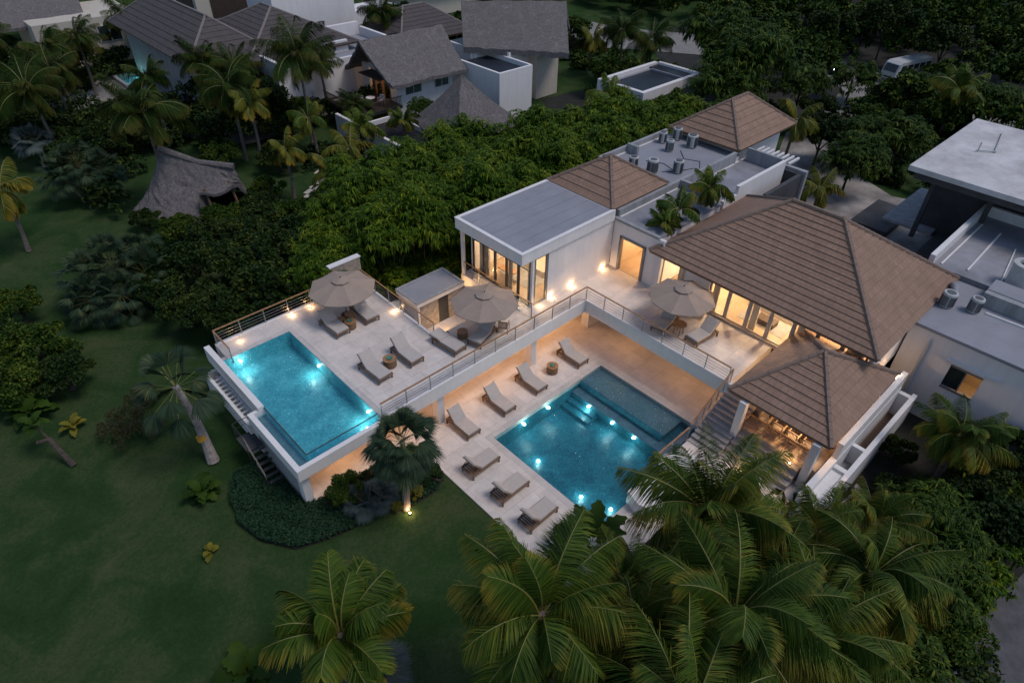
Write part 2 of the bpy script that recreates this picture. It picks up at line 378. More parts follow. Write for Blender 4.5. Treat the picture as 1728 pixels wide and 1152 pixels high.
class MB:
    def __init__(s): s.v = []; s.f = []; s.m = []; s.uv = []; s.cur = 0
    def face(s, pts, uv=None):
        i = len(s.v); s.v += [tuple(p) for p in pts]
        s.f.append(tuple(range(i, i+len(pts)))); s.m.append(s.cur)
        s.uv.append(uv if uv else [(0, 0)]*len(pts))
    def box(s, x0, x1, y0, y1, z0, z1):
        i = len(s.v)
        s.v += [(x0,y0,z0),(x1,y0,z0),(x1,y1,z0),(x0,y1,z0),(x0,y0,z1),(x1,y0,z1),(x1,y1,z1),(x0,y1,z1)]
        for q in ((0,3,2,1),(4,5,6,7),(0,1,5,4),(1,2,6,5),(2,3,7,6),(3,0,4,7)):
            s.f.append(tuple(i+k for k in q)); s.m.append(s.cur); s.uv.append([(0,0)]*4)
        return s
    def obox(s, c, ax, ay, az):
        """box centre c and three half-axis vectors"""
        c, ax, ay, az = Vector(c), Vector(ax), Vector(ay), Vector(az)
        i = len(s.v)
        for dz in (-1, 1):
            for dx, dy in ((-1,-1),(1,-1),(1,1),(-1,1)):
                s.v.append(tuple(c+ax*dx+ay*dy+az*dz))
        for q in ((0,3,2,1),(4,5,6,7),(0,1,5,4),(1,2,6,5),(2,3,7,6),(3,0,4,7)):
            s.f.append(tuple(i+k for k in q)); s.m.append(s.cur); s.uv.append([(0,0)]*4)
        return s
    def bar(s, p, q, w_, h_=None):
        """rectangular bar from p to q"""
        p, q = Vector(p), Vector(q); d = q-p
        if d.length < 1e-6: return s
        u = d.normalized(); side = u.cross(Vector((0,0,1)))
        if side.length < 1e-3: side = Vector((1,0,0))
        side.normalize(); up = side.cross(u)
        return s.obox((p+q)/2, d/2, side*w_/2, up*(h_ or w_)/2)
    def tube(s, pts, rs, n=8, cap=True):
        pts = [Vector(p) for p in pts]
        if not hasattr(rs, '__len__'): rs = [rs]*len(pts)
        rings = []
        for k, p in enumerate(pts):
            a = pts[max(0, k-1)]; b = pts[min(len(pts)-1, k+1)]
            u = (b-a).normalized(); sd_ = u.cross(Vector((0, 0, 1)))
            if sd_.length < 1e-2: sd_ = u.cross(Vector((0, 1, 0)))
            sd_.normalize(); up = sd_.cross(u)
            i = len(s.v)
            for j in range(n):
                t = 2*PI*j/n
                s.v.append(tuple(p+sd_*math.cos(t)*rs[k]+up*math.sin(t)*rs[k]))
            rings.append(i)
        for a, b in zip(rings, rings[1:]):
            for j in range(n):
                s.f.append((a+j, a+(j+1)%n, b+(j+1)%n, b+j)); s.m.append(s.cur); s.uv.append([(0,0)]*4)
        if cap:
            s.f.append(tuple(rings[0]+j for j in range(n))[::-1]); s.m.append(s.cur); s.uv.append([(0,0)]*n)
            s.f.append(tuple(rings[-1]+j for j in range(n))); s.m.append(s.cur); s.uv.append([(0,0)]*n)
        return s
    def lathe(s, prof, c=(0,0,0), n=16, ph=0.0, sx=1.0, sy=1.0):
        rings = []
        for r, z in prof:
            i = len(s.v)
            for j in range(n):
                t = 2*PI*j/n+ph
                s.v.append((c[0]+math.cos(t)*r*sx, c[1]+math.sin(t)*r*sy, c[2]+z))
            rings.append(i)
        for a, b in zip(rings, rings[1:]):
            for j in range(n):
                s.f.append((a+j, a+(j+1)%n, b+(j+1)%n, b+j)); s.m.append(s.cur); s.uv.append([(0,0)]*4)
        s.f.append(tuple(rings[0]+j for j in range(n))[::-1]); s.m.append(s.cur); s.uv.append([(0,0)]*n)
        s.f.append(tuple(rings[-1]+j for j in range(n))); s.m.append(s.cur); s.uv.append([(0,0)]*n)
        return s
    def build(s, name, mats, parent=None, world=True, smooth=False, bevel=0.0):
        if not isinstance(mats, (list, tuple)): mats = [mats]
        off = world_loc(parent) if (parent and world) else Vector((0,0,0))
        me = bpy.data.meshes.new(name)
        me.from_pydata([(a-off.x, b-off.y, c-off.z) for a, b, c in s.v], [], s.f)
        for m_ in mats: me.materials.append(m_)
        me.polygons.foreach_set('material_index', s.m)
        if any(u[0] != u[1] for u in s.uv if len(u) > 1):
            l = me.uv_layers.new(name='UVMap')
            flat = [c for u in s.uv for p in u for c in p]
            l.data.foreach_set('uv', flat)
        if smooth: me.polygons.foreach_set('use_smooth', [True]*len(s.f))
        me.update()
        o = bpy.data.objects.new(name, me)
        COL.objects.link(o)
        if parent: o.parent = parent
        if bevel:
            b = o.modifiers.new('bevel', 'BEVEL'); b.width = bevel; b.segments = 2; b.limit_method = 'ANGLE'
        return o

def part(name, m_, parent, *boxes, bevel=0.0, world=True):
    left = list(boxes); out = None
    def touch(a, c): return all(a[2*i] <= c[2*i+1]+.02 and c[2*i] <= a[2*i+1]+.02 for i in range(3))
    while left:
        grp = [left.pop(0)]; i = 0
        while i < len(grp):
            for c in [c for c in left if touch(grp[i], c)]: grp.append(c); left.remove(c)
            i += 1
        b = MB()
        for q in grp: b.box(*q)
        o = b.build(name, m_, parent, world=world, bevel=bevel)
        out = out or o
    return out

def copy_tree(o, parent=None):
    c = o.copy(); COL.objects.link(c); c.parent = parent
    for ch in list(o.children): copy_tree(ch, c)
    return c

def point(name, loc, e, col=(1.0, 0.60, 0.28), r=0.15, parent=None):
    l = bpy.data.lights.new(name, 'POINT'); l.energy = e; l.color = col; l.shadow_soft_size = r
    o = bpy.data.objects.new(name, l); COL.objects.link(o)
    o.location = Vector(loc)-(world_loc(parent) if parent else Vector((0,0,0)))
    if parent: o.parent = parent
    return o

def area(name, loc, e, sx, sy, col=(1.0, 0.64, 0.34)):
    l = bpy.data.lights.new(name, 'AREA'); l.energy = e; l.color = col; l.shape = 'RECTANGLE'; l.size = sx; l.size_y = sy
    o = bpy.data.objects.new(name, l); COL.objects.link(o); o.location = loc
    return o

# ------------------------------------------------------------------ roof builder
def roof_face(b, A, B, C, D, pitch=0.45, lift=0.055):
    """A-B eave, C above B, D above A (C may equal D): overlapping tile courses with an undercut lip"""
    A, B, C, D = map(Vector, (A, B, C, D))
    n = (B-A).cross(D-A if (D-A).length > 0.01 else C-A).normalized()
    if n.z < 0: n = -n
    u = (B-A).normalized()
    L = (D-A) - u*(D-A).dot(u)
    N = max(2, int(round(L.length/pitch)))
    def P(t, s): return (A.lerp(D, t)).lerp(B.lerp(C, t), s)
    def uvp(p): 
        q = p-A; return (q.dot(u), q.dot(L.normalized()))
    for k in range(N):
        t0, t1 = k/N, (k+1)/N
        tb = t0+0.32/N
        a, c = P(t0, 0)+n*lift, P(t0, 1)+n*lift
        d, e = P(t1, 0)+n*0.012, P(t1, 1)+n*0.012
        b.face([a, c, e, d], [uvp(a), uvp(c), uvp(e), uvp(d)])
        a2, c2 = P(t0, 0)+n*lift*0.45, P(t0, 1)+n*lift*0.45
        b.face([a2, c2, c, a])
        g, h = P(tb, 0)+n*(-0.012), P(tb, 1)+n*(-0.012)
        b.face([g, h, c2, a2])

def cap_run(b, p, q, wd=0.26, ht=0.10, seg=0.42):
    p, q = Vector(p), Vector(q); d = q-p; n = max(2, int(d.length/seg)); u = d.normalized()
    side = u.cross(Vector((0,0,1))).normalized(); up = side.cross(u)
    for k in range(n):
        a = p+d*(k/n); c = p+d*((k+1)/n+0.02)
        hh = ht
        for o_, s_ in ((a, 1.0), (c, 0.86)):
            pass
        A = [a-side*wd*.5-up*.03, a-side*wd*.32+up*(hh), a+side*wd*.32+up*(hh), a+side*wd*.5-up*.03]
        Cc = [c-side*wd*.43-up*.04, c-side*wd*.27+up*(hh*.78), c+side*wd*.27+up*(hh*.78), c+side*wd*.43-up*.04]
        for i in range(3): b.face([A[i], A[i+1], Cc[i+1], Cc[i]])
        b.face(A[::-1]); b.face(Cc)

def hip_roof(parent, x0, x1, y0, y1, z, zr, ridge, m_='tile', pitch=0.42, cap='cap', name='roof', soffit='teak_grey', caps=True, th=0.16):
    """ridge: (p, q) the two ridge ends in plan"""
    (px, py), (qx, qy) = ridge
    P_, Q_ = (px, py, zr), (qx, qy, zr)
    a, b_, c, d = (x0,y0,z), (x1,y0,z), (x1,y1,z), (x0,y1,z)
    b = MB()
    # P_ is the ridge end nearer y1 (or x0), Q_ nearer y0 (or x1)
    along_y = abs(px-qx) < abs(py-qy) or (px == qx and py == qy)
    if along_y:
        roof_face(b, d, a, Q_, P_, pitch); roof_face(b, a, b_, Q_, Q_, pitch)
        roof_face(b, b_, c, P_, Q_, pitch); roof_face(b, c, d, P_, P_, pitch)
        hips = [(a, Q_), (b_, Q_), (c, P_), (d, P_)]
    else:
        roof_face(b, a, b_, Q_, P_, pitch); roof_face(b, b_, c, Q_, Q_, pitch)
        roof_face(b, c, d, P_, Q_, pitch); roof_face(b, d, a, P_, P_, pitch)
        hips = [(a, P_), (d, P_), (b_, Q_), (c, Q_)]
    ro = b.build(name, MT[m_], parent)
    if caps:
        cb = MB()
        for h in hips: cap_run(cb, Vector(h[0])+Vector((0,0,.05)), Vector(h[1])+Vector((0,0,.05)))
        if (Vector(P_)-Vector(Q_)).length > 0.2: cap_run(cb, Vector(P_)+Vector((0,0,.05)), Vector(Q_)+Vector((0,0,.05)))
        cb.build('ridge_cap', MT[cap], ro)
    fb = MB()
    i = 0.05
    fb.box(x0+i, x1-i, y0+i, y1-i, z-th, z-0.03)
    fb.build('soffit', MT[soffit], ro)
    return ro

def railing(parent, name, runs, z, top='teak', n_cable=4, h=1.0, step=1.55, post='steel'):
    """posts, a flat timber handrail and thin horizontal bars, along runs of (x,y) points at deck height z"""
    root = None
    rb = MB()
    for (p, q) in runs:
        rb.bar((p[0], p[1], z+h), (q[0], q[1], z+h), 0.085, 0.045)
    root = rb.build(name, MT[top], parent)
    for ri, (p, q) in enumerate(runs):
        p, q = Vector((p[0], p[1], z)), Vector((q[0], q[1], z)); L = (q-p).length
        n = max(1, int(round(L/step))); u = (q-p)/L
        for k in range(1 if ri else 0, n+1):
            s = p+u*(L*k/n); pb = MB()
            pb.bar(s, s+Vector((0,0,h-.02)), 0.045); pb.obox(s+Vector((0,0,.03)), (.06,0,0), (0,.06,0), (0,0,.008))
            pb.build('railing_post', MT[post], root)
        for k in range(n_cable):
            zz = h*(0.16+0.19*k); cb = MB()
            cb.bar(p+Vector((0,0,zz)), q+Vector((0,0,zz)), 0.018); cb.build('railing_bar', MT['steel'], root)
    return root

def window_wall(parent, axis, c, a0, a1, z0, z1, n, frame='dark_metal', fw=0.09, name='glazing', transom=None, dirn=1, glass='glass'):
    """a run of n glazed panels in plane axis=c between a0..a1: every panel is a frame with its own pane"""
    for k in range(n):
        p, q = a0+(a1-a0)*k/n, a0+(a1-a0)*(k+1)/n
        fb, gb = MB(), MB()
        def bx(b, u0, u1, w0, w1, t):
            if axis == 'x': b.box(c-t, c+t, u0, u1, w0, w1)
            else: b.box(u0, u1, c-t, c+t, w0, w1)
        bx(fb, p, p+fw, z0, z1, .05); bx(fb, q-fw, q-0.004, z0, z1, .05)
        bx(fb, p+fw, q-fw, z0, z0+fw, .045); bx(fb, p+fw, q-fw, z1-fw, z1, .045)
        if transom: bx(fb, p+fw, q-fw, transom-.03, transom+.03, .04)
        bx(gb, p+fw, q-fw, z0+fw, z1-fw, .008)
        f = fb.build(name, MT[frame], parent)
        gb.build('pane', MT[glass], f)

# ------------------------------------------------------------------ the ground
PX0, PX1, PY0, PY1 = 16.58, 25.70, 10.66, 18.52     # lower pool
def lawn_material():
    m, n, b = new_mat('lawn_grass')
    g = nd(n, 'ShaderNodeNewGeometry')
    n1 = nd(n, 'ShaderNodeTexNoise', i_Scale=0.28, i_Detail=7.0, i_Roughness=0.6, i_Distortion=0.8)
    n2 = nd(n, 'ShaderNodeTexNoise', i_Scale=5.5, i_Detail=8.0, i_Roughness=0.8)
    n3 = nd(n, 'ShaderNodeTexNoise', i_Scale=45.0, i_Detail=3.0, i_Roughness=0.8)
    for x in (n1, n2, n3): n.links.new(g.outputs['Position'], x.inputs['Vector'])
    a = nd(n, 'ShaderNodeMath', operation='MULTIPLY_ADD'); a.inputs[1].default_value = 0.55
    a2 = nd(n, 'ShaderNodeMath', operation='MULTIPLY'); a2.inputs[1].default_value = 0.75
    n.links.new(n1.outputs[0], a2.inputs[0]); n.links.new(n2.outputs[0], a.inputs[0]); n.links.new(a2.outputs[0], a.inputs[2])
    cr = nd(n, 'ShaderNodeValToRGB')
    cr.color_ramp.elements[0].position = 0.42; cr.color_ramp.elements[0].color = (0.015, 0.038, 0.010, 1)
    cr.color_ramp.elements[1].position = 0.62; cr.color_ramp.elements[1].color = (0.028, 0.057, 0.019, 1)
    e = cr.color_ramp.elements.new(0.85); e.color = (0.070, 0.082, 0.036, 1)
    n.links.new(a.outputs[0], cr.inputs[0])
    mr = nd(n, 'ShaderNodeMapRange'); mr.inputs[1].default_value = .25; mr.inputs[2].default_value = .75
    mr.inputs[3].default_value = 0.35; mr.inputs[4].default_value = 1.65
    n.links.new(n3.outputs[0], mr.inputs[0])
    sc_ = nd(n, 'ShaderNodeVectorMath', operation='SCALE')
    n.links.new(cr.outputs[0], sc_.inputs[0]); n.links.new(mr.outputs[0], sc_.inputs['Scale'])
    n.links.new(sc_.outputs[0], b.inputs['Base Color'])
    bu = nd(n, 'ShaderNodeBump', i_Strength=0.8, i_Distance=0.05)
    n.links.new(n3.outputs[0], bu.inputs['Height']); n.links.new(bu.outputs[0], b.inputs['Normal'])
    b.inputs['Roughness'].default_value = 1.0; b.inputs['Specular IOR Level'].default_value = 0.0
    return m
MT['lawn'] = lawn_material()
g = MB()
GZ = -0.05
for x0, x1, y0, y1 in ((-600, PX0-.1, -600, 700), (PX1+.1, 700, -600, 700), (PX0-.1, PX1+.1, -600, PY0-.1), (PX0-.1, PX1+.1, PY1+.1, 700)):
    g.face([(x0,y0,GZ),(x1,y0,GZ),(x1,y1,GZ),(x0,y1,GZ)])
tag(g.build('lawn', MT['lawn']), kind='structure')

def sheet(name, pts, z, m_, th=0.0):
    b = MB()
    b.face([(x, y, z) for x, y in pts])
    if th:
        for i in range(len(pts)):
            p, q = pts[i], pts[(i+1) % len(pts)]
            b.face([(p[0],p[1],z-th),(q[0],q[1],z-th),(q[0],q[1],z),(p[0],p[1],z)])
    return tag(b.build(name, MT[m_]), kind='structure')

def blob(cx, cy, rx, ry, n=40, j=0.08, rot=0, seed=0):
    rg = random.Random(seed); ph = [rg.uniform(0, 6.28) for _ in range(4)]
    out = []
    for k in range(n):
        t = 2*PI*k/n
        r = 1+j*(math.sin(2*t+ph[0])+.7*math.sin(3*t+ph[1])+.4*math.sin(5*t+ph[2]))
        x, y = math.cos(t)*rx*r, math.sin(t)*ry*r
        out.append((cx+x*math.cos(rot)-y*math.sin(rot), cy+x*math.sin(rot)+y*math.cos(rot)))
    return out

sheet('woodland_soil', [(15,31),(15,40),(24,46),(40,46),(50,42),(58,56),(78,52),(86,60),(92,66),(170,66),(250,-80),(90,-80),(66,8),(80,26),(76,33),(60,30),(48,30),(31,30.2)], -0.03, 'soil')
sheet('building_ground', [(42,5),(48,5),(60,8),(66,10),(64,16),(66,20),(74,26.5),(76,30),(71,30.5),(62,27),(57,24),(48,23.2),(42,18)], -0.02, 'sand')
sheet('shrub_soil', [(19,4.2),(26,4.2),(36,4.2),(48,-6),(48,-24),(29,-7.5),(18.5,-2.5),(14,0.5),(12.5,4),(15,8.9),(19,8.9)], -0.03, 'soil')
sheet('rubble_path', [(23.5,3.3),(28.5,3.3),(28.0,2.2),(26.5,1.5),(25,1.3),(22.8,2.2)], -0.018, 'sand')
sheet('access_road', [(34,-4.5),(29.5,-4.4),(24,-3.45),(20.6,-3.0),(18.5,-4.5),(16,-10),(27,-14),(44,-8)], -0.012, 'asphalt')
sheet('gravel_road', [(84,92),(91,92),(91.5,78),(92,72),(98,62),(99,52),(90,53),(84,62),(80,67)], -0.014, 'road')
sheet('service_road', [(76,28),(77.5,30.5),(90,33),(95,38),(101,38),(101,30),(96,27),(92,26),(92.5,20),(97,14),(94,12),(89.5,18),(89,24),(84,27)], -0.012, 'road')
b = MB()
for k in range(15):
    x, y, a = 20.6+k*.62+.3*math.sin(k*2.1), 48.2+k*.62+.35*math.sin(k*1.3), .5+.25*math.sin(k*3.7)
    b.obox((x, y, -.03), (.55*math.cos(a),.55*math.sin(a),0), (-.24*math.sin(a),.24*math.cos(a),0), (0,0,.03))
tag(b.build('garden_path', MT['plaster_warm']), kind='structure')
sheet('garden_terrace', [(26,76),(31,72),(30,66),(25,66),(22,70),(16,84),(12,92),(15,96),(24,98),(29,94)], -0.02, 'road')

# pool deck of the lower level: limestone slabs round the pool
b = MB()
for q in ((6.7, 13.0, 21.3, 31.0), (13.0, 16.58-.35, 8.6, 21.3), (13.0, 31.0, 21.3, 31.0), (16.23, 25.70+.35, 18.52+.35, 21.3),
          (26.05, 29.6, 10.9, 21.3), (16.23, 20.2, 8.6, 10.31)):
    b.box(q[0], q[1], q[2], q[3], -0.3, 0)
tag(b.build('pool_deck', MT['deck']), kind='structure')

# ------------------------------------------------------------------ lower swimming pool
lp = empty('swimming_pool', (21, 14.5, 0), label='large deep blue swimming pool sunk in the lower stone deck, with a shallow grey ledge', cat='swimming pool')
b = MB()
for q in ((16.232, 16.58, 10.312, 18.868), (25.70, 26.048, 10.66, 18.868), (16.58, 25.70, 18.52, 18.868), (16.58, 25.70, 10.312, 10.66)):
    b.box(q[0], q[1], q[2], q[3], -0.3, 0.006)
b.build('coping', MT['coping'], lp)
b = MB()
D = -1.35
def wallq(b, p, q, z0, z1): b.face([(p[0],p[1],z0),(q[0],q[1],z0),(q[0],q[1],z1),(p[0],p[1],z1)])
b.face([(PX0,PY0,D),(23.05,PY0,D),(23.05,PY1,D),(PX0,PY1,D)])
wallq(b, (PX0,PY0), (PX0,PY1), D, -.3); wallq(b, (PX1,PY1), (PX0,PY1), D, -.3); wallq(b, (PX0,PY0), (PX1,PY0), D, -.3)
wallq(b, (23.05,PY0), (23.05,PY1), D, -.62); wallq(b, (PX1,PY0), (PX1,PY1), -.62, -.3)
b.face([(23.85,PY0,-.62),(25.7,PY0,-.62),(25.7,12.3,-.62),(23.85,12.3,-.62)])
wallq(b, (23.85,12.29), (25.7,12.29), -.62, -.26)
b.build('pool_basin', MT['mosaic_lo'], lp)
b = MB()
b.box(23.06, 23.85, PY0+.01, PY1-.01, -.75, -.6)
b.box(23.85, 25.69, 12.3, PY1-.01, -.45, -.24)
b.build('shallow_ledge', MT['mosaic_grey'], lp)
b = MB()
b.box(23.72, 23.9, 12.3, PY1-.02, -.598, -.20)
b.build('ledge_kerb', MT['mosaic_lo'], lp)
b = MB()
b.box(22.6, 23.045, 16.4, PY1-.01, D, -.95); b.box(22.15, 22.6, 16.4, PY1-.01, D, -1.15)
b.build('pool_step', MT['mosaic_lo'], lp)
b = MB(); b.face([(PX0,PY0,-.07),(PX1,PY0,-.07),(PX1,PY1,-.07),(PX0,PY1,-.07)])
b.build('water', MT['water_lo'], lp)
for (x, y, z) in ((18.9,18.44,-.5),(20.9,18.44,-.5),(22.97,17.05,-.75),(22.97,15.2,-.75),(22.97,13.6,-.75),(18.05,16.4,-1.3),(18.0,13.1,-1.3),(18.55,11.5,-1.3)):
    l = MB(); l.lathe([(0.0,-.02),(.09,-.02),(.075,.03),(.0,.045)], (x,y,z), 10)
    lo = l.build('underwater_lamp', MT['lamp_pool'], lp)
    if True:
        point('underwater_light', (x - (.0 if z < -1 or y > 18 else .4), y-(.4 if y > 18 else 0), z+(.35 if z < -1 else .05)), 11, (0.75, 1.0, 0.95), 0.04, lp)

# ------------------------------------------------------------------ the villa
Z3 = 3.0; ZB = 2.15
villa = empty('villa', (28, 20, 0), label='white villa with warm lit glass walls, brown hipped tile roofs and upper terrace', cat='villa')
b = MB()
for q in ((11.75, 17.6, 21.16, 32.6), (7.7, 11.75, 31.2, 32.6), (17.6, 26.86, 21.16, 24.7), (23.0, 31.3, 24.7, 28.9), (26.86, 31.62, 10.8, 24.7)):
    b.box(q[0], q[1], q[2], q[3], Z3-.02, Z3)
b.build('terrace_floor', MT['deck'], villa)
b = MB()
for q in ((11.75, 17.6, 21.16, 32.6), (7.7, 11.75, 31.2, 32.6), (17.6, 26.86, 21.16, 24.7), (23.0, 31.3, 24.7, 28.9), (26.86, 31.62, 10.8, 24.7)):
    b.box(q[0], q[1], q[2], q[3], ZB, Z3-.02)
b.build('terrace_slab', MT['plaster'], villa)
# raised edge strip along the open sides
b = MB()
for q in ((11.5, 26.8, 21.16, 21.36), (26.86, 27.06, 10.86, 21.36), (7.7, 15.4, 32.4, 32.6), (17.4, 17.6, 24.8, 32.4), (23.0, 23.2, 23.2, 28.8)):
    b.box(q[0], q[1], q[2], q[3], Z3, Z3+.05)
b.build('edge_kerb', MT['plaster'], villa)
part('column', MT['plaster'], villa, (22.3, 22.75, 21.4, 21.9, 0, ZB), (15.0, 15.45, 21.4, 21.9, 0, ZB))
part('column', MT['plaster'], villa, (28.0, 29.45, 21.7, 22.3, 0, ZB))
part('lower_wall', MT['plaster_warm'], villa, (29.5, 31.3, 10.9, 22.2, 0, ZB), (23.0, 31.3, 24.8, 25.1, 0, ZB), (12.5, 17.5, 27.5, 27.8, 0, ZB), (17.3, 17.6, 24.8, 27.4, 0, ZB))
part('lower_door', MT['dark_metal'], villa, (29.44, 29.5, 15.9, 16.25, 0, 2.1), (29.44, 29.5, 19.4, 21.0, 0, 2.1))
# stone screen at the back of the deck
part('stone_screen', MT['stone'], villa, (15.45, 17.6, 32.42, 32.72, Z3, 4.9))
part('screen_coping', MT['plaster'], villa, (15.4, 17.65, 32.37, 32.77, 4.9, 4.98))
railing(villa, 'railing', [((11.45,21.26),(26.96,21.26)), ((26.96,21.26),(26.96,10.9))], Z3)
railing(villa, 'railing', [((7.8,30.4),(7.8,32.5)), ((7.8,32.5),(15.35,32.5))], Z3)
railing(villa, 'railing', [((17.5,32.35),(17.5,24.75))], Z3)
railing(villa, 'railing', [((23.1,28.8),(23.1,22.3))], Z3)

# glazed upper room
part('room_roof', MT['plaster'], villa, (22.75, 31.15, 22.9, 29.0, 6.5, 7.2))
part('roof_sheet', MT['membrane'], villa, (22.98, 30.9, 23.1, 28.8, 7.2, 7.22))
part('roof_edge', MT['plaster'], villa, (22.72, 22.97, 22.87, 29.03, 7.2, 7.27), (22.97, 31.1, 22.87, 23.1, 7.2, 7.27), (22.97, 31.1, 28.8, 29.03, 7.2, 7.27))
b = MB()
for k in range(1, 6):
    y = 23.1+k*0.95
    b.box(23.0, 30.88, y-.012, y+.012, 7.22, 7.235)
b.build('roof_seam', MT['membrane_dark'], villa)
part('room_wall', MT['plaster'], villa, (25.15, 31.25, 23.0, 23.25, Z3, 6.5), (23.9, 31.25, 28.6, 28.85, Z3, 6.5))
part('room_back_wall', MT['inner_wall'], villa, (31.0, 31.25, 23.25, 28.6, Z3, 6.5))
part('corner_post', MT['white_paint'], villa, (23.0, 23.2, 28.62, 28.82, Z3, 6.5), (23.75, 23.92, 22.98, 23.15, Z3, 6.5))
part('room_floor', MT['inner_floor'], villa, (24.0, 31.0, 23.25, 28.6, Z3, Z3+.02))
part('room_bed', MT['cushion'], villa, (26.6, 28.8, 24.8, 27.0, Z3+.03, Z3+.5), (28.8, 29.0, 24.6, 27.2, Z3+.03, Z3+1.2))
part('curtain', MT['cushion'], villa, (24.15, 24.25, 27.4, 28.3, Z3+.05, 6.4), (24.15, 24.25, 25.2, 25.5, Z3+.05, 6.4), (24.15, 24.25, 23.5, 23.75, Z3+.05, 6.4))
part('wardrobe', MT['teak_grey'], villa, (27.4, 29.3, 28.0, 28.55, Z3+.03, Z3+2.3), (28.9, 29.45, 23.4, 24.5, Z3+.03, Z3+2.3))
part('rug', MT['plaster_grey'], villa, (25.0, 28.0, 24.4, 27.4, Z3+.025, Z3+.04))
part('bedside_table', MT['dark_wood'], villa, (28.4, 28.9, 23.9, 24.4, Z3+.03, Z3+.55), (28.4, 28.9, 27.4, 27.9, Z3+.03, Z3+.55))
part('desk', MT['teak'], villa, (24.6, 25.3, 25.7, 27.0, Z3+.68, Z3+.74), (24.9, 25.0, 26.3, 26.4, Z3+.03, Z3+.68))
part('room_partition', MT['inner_wall'], villa, (29.5, 29.6, 23.3, 28.5, Z3+.03, 6.48))
window_wall(villa, 'x', 23.85, 23.2, 28.6, Z3+.02, 6.5, 5, transom=5.5)
window_wall(villa, 'y', 23.08, 23.97, 25.12, Z3+.02, 6.45, 1, frame='frame_grey', fw=0.13)
point('room_lamp', (26.2, 26.2, 6.1), 360, (1.0, .68, .40), r=0.25, parent=villa); point('room_lamp', (29.0, 24.8, 5.6), 90, r=0.2, parent=villa)

# link wing with the wide doorway
part('link_wall', MT['plaster'], villa, (31.3, 31.55, 22.35, 23.0, Z3, 6.5), (31.3, 31.55, 20.3, 22.35, 5.45, 6.5), (31.3, 31.55, 19.0, 20.3, Z3, 6.5),
     (31.55, 38.2, 22.7, 22.95, Z3, 6.5), (38.0, 38.2, 19.6, 22.7, Z3, 6.5), (31.55, 38.2, 19.45, 19.65, Z3, 6.5))
part('link_floor', MT['inner_floor'], villa, (31.55, 38.0, 19.65, 22.7, Z3, Z3+.02), (31.3, 31.55, 20.3, 22.35, Z3, Z3+.02))
part('link_lining', MT['inner_wall'], villa, (31.56, 38.0, 22.66, 22.7, Z3+.02, 6.4), (37.96, 38.0, 19.65, 22.66, Z3+.02, 6.4))
part('door_frame', MT['frame_grey'], villa, (31.22, 31.5, 22.22, 22.38, Z3, 5.5), (31.22, 31.5, 20.25, 20.45, Z3, 5.5), (31.22, 31.5, 20.25, 22.38, 5.42, 5.56))
b = MB(); b.box(31.2, 38.3, 19.4, 22.98, 6.5, 6.58); b.build('link_roof', MT['membrane_dark'], villa)
part('parapet', MT['plaster_grey'], villa, (31.18, 31.45, 19.4, 22.98, 6.58, 6.68), (38.2, 38.45, 20.6, 22.9, 6.58, 7.15))
point('link_lamp', (34.0, 21.3, 5.9), 300, r=0.25, parent=villa)

# main hall under the big roof
part('hall_wall', MT['plaster'], villa, (31.6, 31.85, 16.9, 17.35, Z3, 5.7), (31.62, 31.87, 15.6, 16.9, Z3, 5.7), (31.6, 41.6, 5.6, 5.85, Z3, 5.7), (41.4, 41.6, 5.85, 19.4, 0, 5.7), (31.9, 41.4, 19.1, 19.35, Z3, 5.7))
part('hall_floor', MT['inner_floor'], villa, (31.62, 41.4, 5.85, 19.1, Z3-.2, Z3+.02))
part('hall_partition', MT['inner_wall'], villa, (36.5, 36.7, 5.9, 19.1, Z3+.03, 5.65))
part('hall_ceiling', MT['inner_wall'], villa, (31.9, 41.4, 5.9, 19.05, 5.62, 5.7))
part('door_sill', MT['frame_light'], villa, (31.52, 31.62, 5.9, 19.3, Z3, Z3+.12))
window_wall(villa, 'x', 31.7, 17.4, 19.3, Z3+.12, 5.65, 1, frame='frame_light', fw=0.16)
window_wall(villa, 'x', 31.7, 5.9, 15.55, Z3+.12, 5.65, 7, frame='frame_light', fw=0.12)
part('curtain', MT['cushion'], villa, (31.95, 32.05, 6.2, 7.1, Z3+.05, 5.6), (31.95, 32.05, 9.5, 9.9, Z3+.05, 5.6), (31.95, 32.05, 12.3, 12.7, Z3+.05, 5.6), (31.95, 32.05, 15.0, 15.4, Z3+.05, 5.6), (31.95, 32.05, 17.5, 18.0, Z3+.05, 5.6))
part('cabinet', MT['teak_grey'], villa, (36.0, 36.45, 8.0, 10.4, Z3+.03, Z3+.9), (36.0, 36.45, 13.6, 15.2, Z3+.03, Z3+2.1), (33.0, 33.9, 16.6, 17.8, Z3+.03, Z3+.5))
part('rug', MT['plaster_grey'], villa, (32.6, 34.1, 10.8, 13.8, Z3+.025, Z3+.04), (32.8, 35.4, 6.9, 10.0, Z3+.025, Z3+.04))
part('low_table', MT['dark_wood'], villa, (32.9, 33.6, 11.6, 12.8, Z3+.05, Z3+.4))
part('picture', MT['dark_wood'], villa, (36.44, 36.5, 11.2, 12.8, Z3+1.0, Z3+2.0))
part('sofa', MT['cushion'], villa, (34.2, 35.2, 11.0, 13.6, Z3+.03, Z3+.45), (35.2, 35.5, 11.0, 13.6, Z3+.03, Z3+.85))
part('dining_table', MT['teak'], villa, (33.6, 34.8, 7.4, 9.6, Z3+.7, Z3+.78), (34.0, 34.4, 8.2, 8.8, Z3+.03, Z3+.7))
for y in (7.4, 11.5, 16.2): point('hall_lamp', (34.0, y, 5.3), 400, (1.0, .68, .40), r=0.2, parent=villa)
hip_roof(villa, 30.8, 42.1, 5.3, 19.75, 5.8, 9.45, ((36.45, 14.1), (36.45, 10.95)), pitch=0.40)
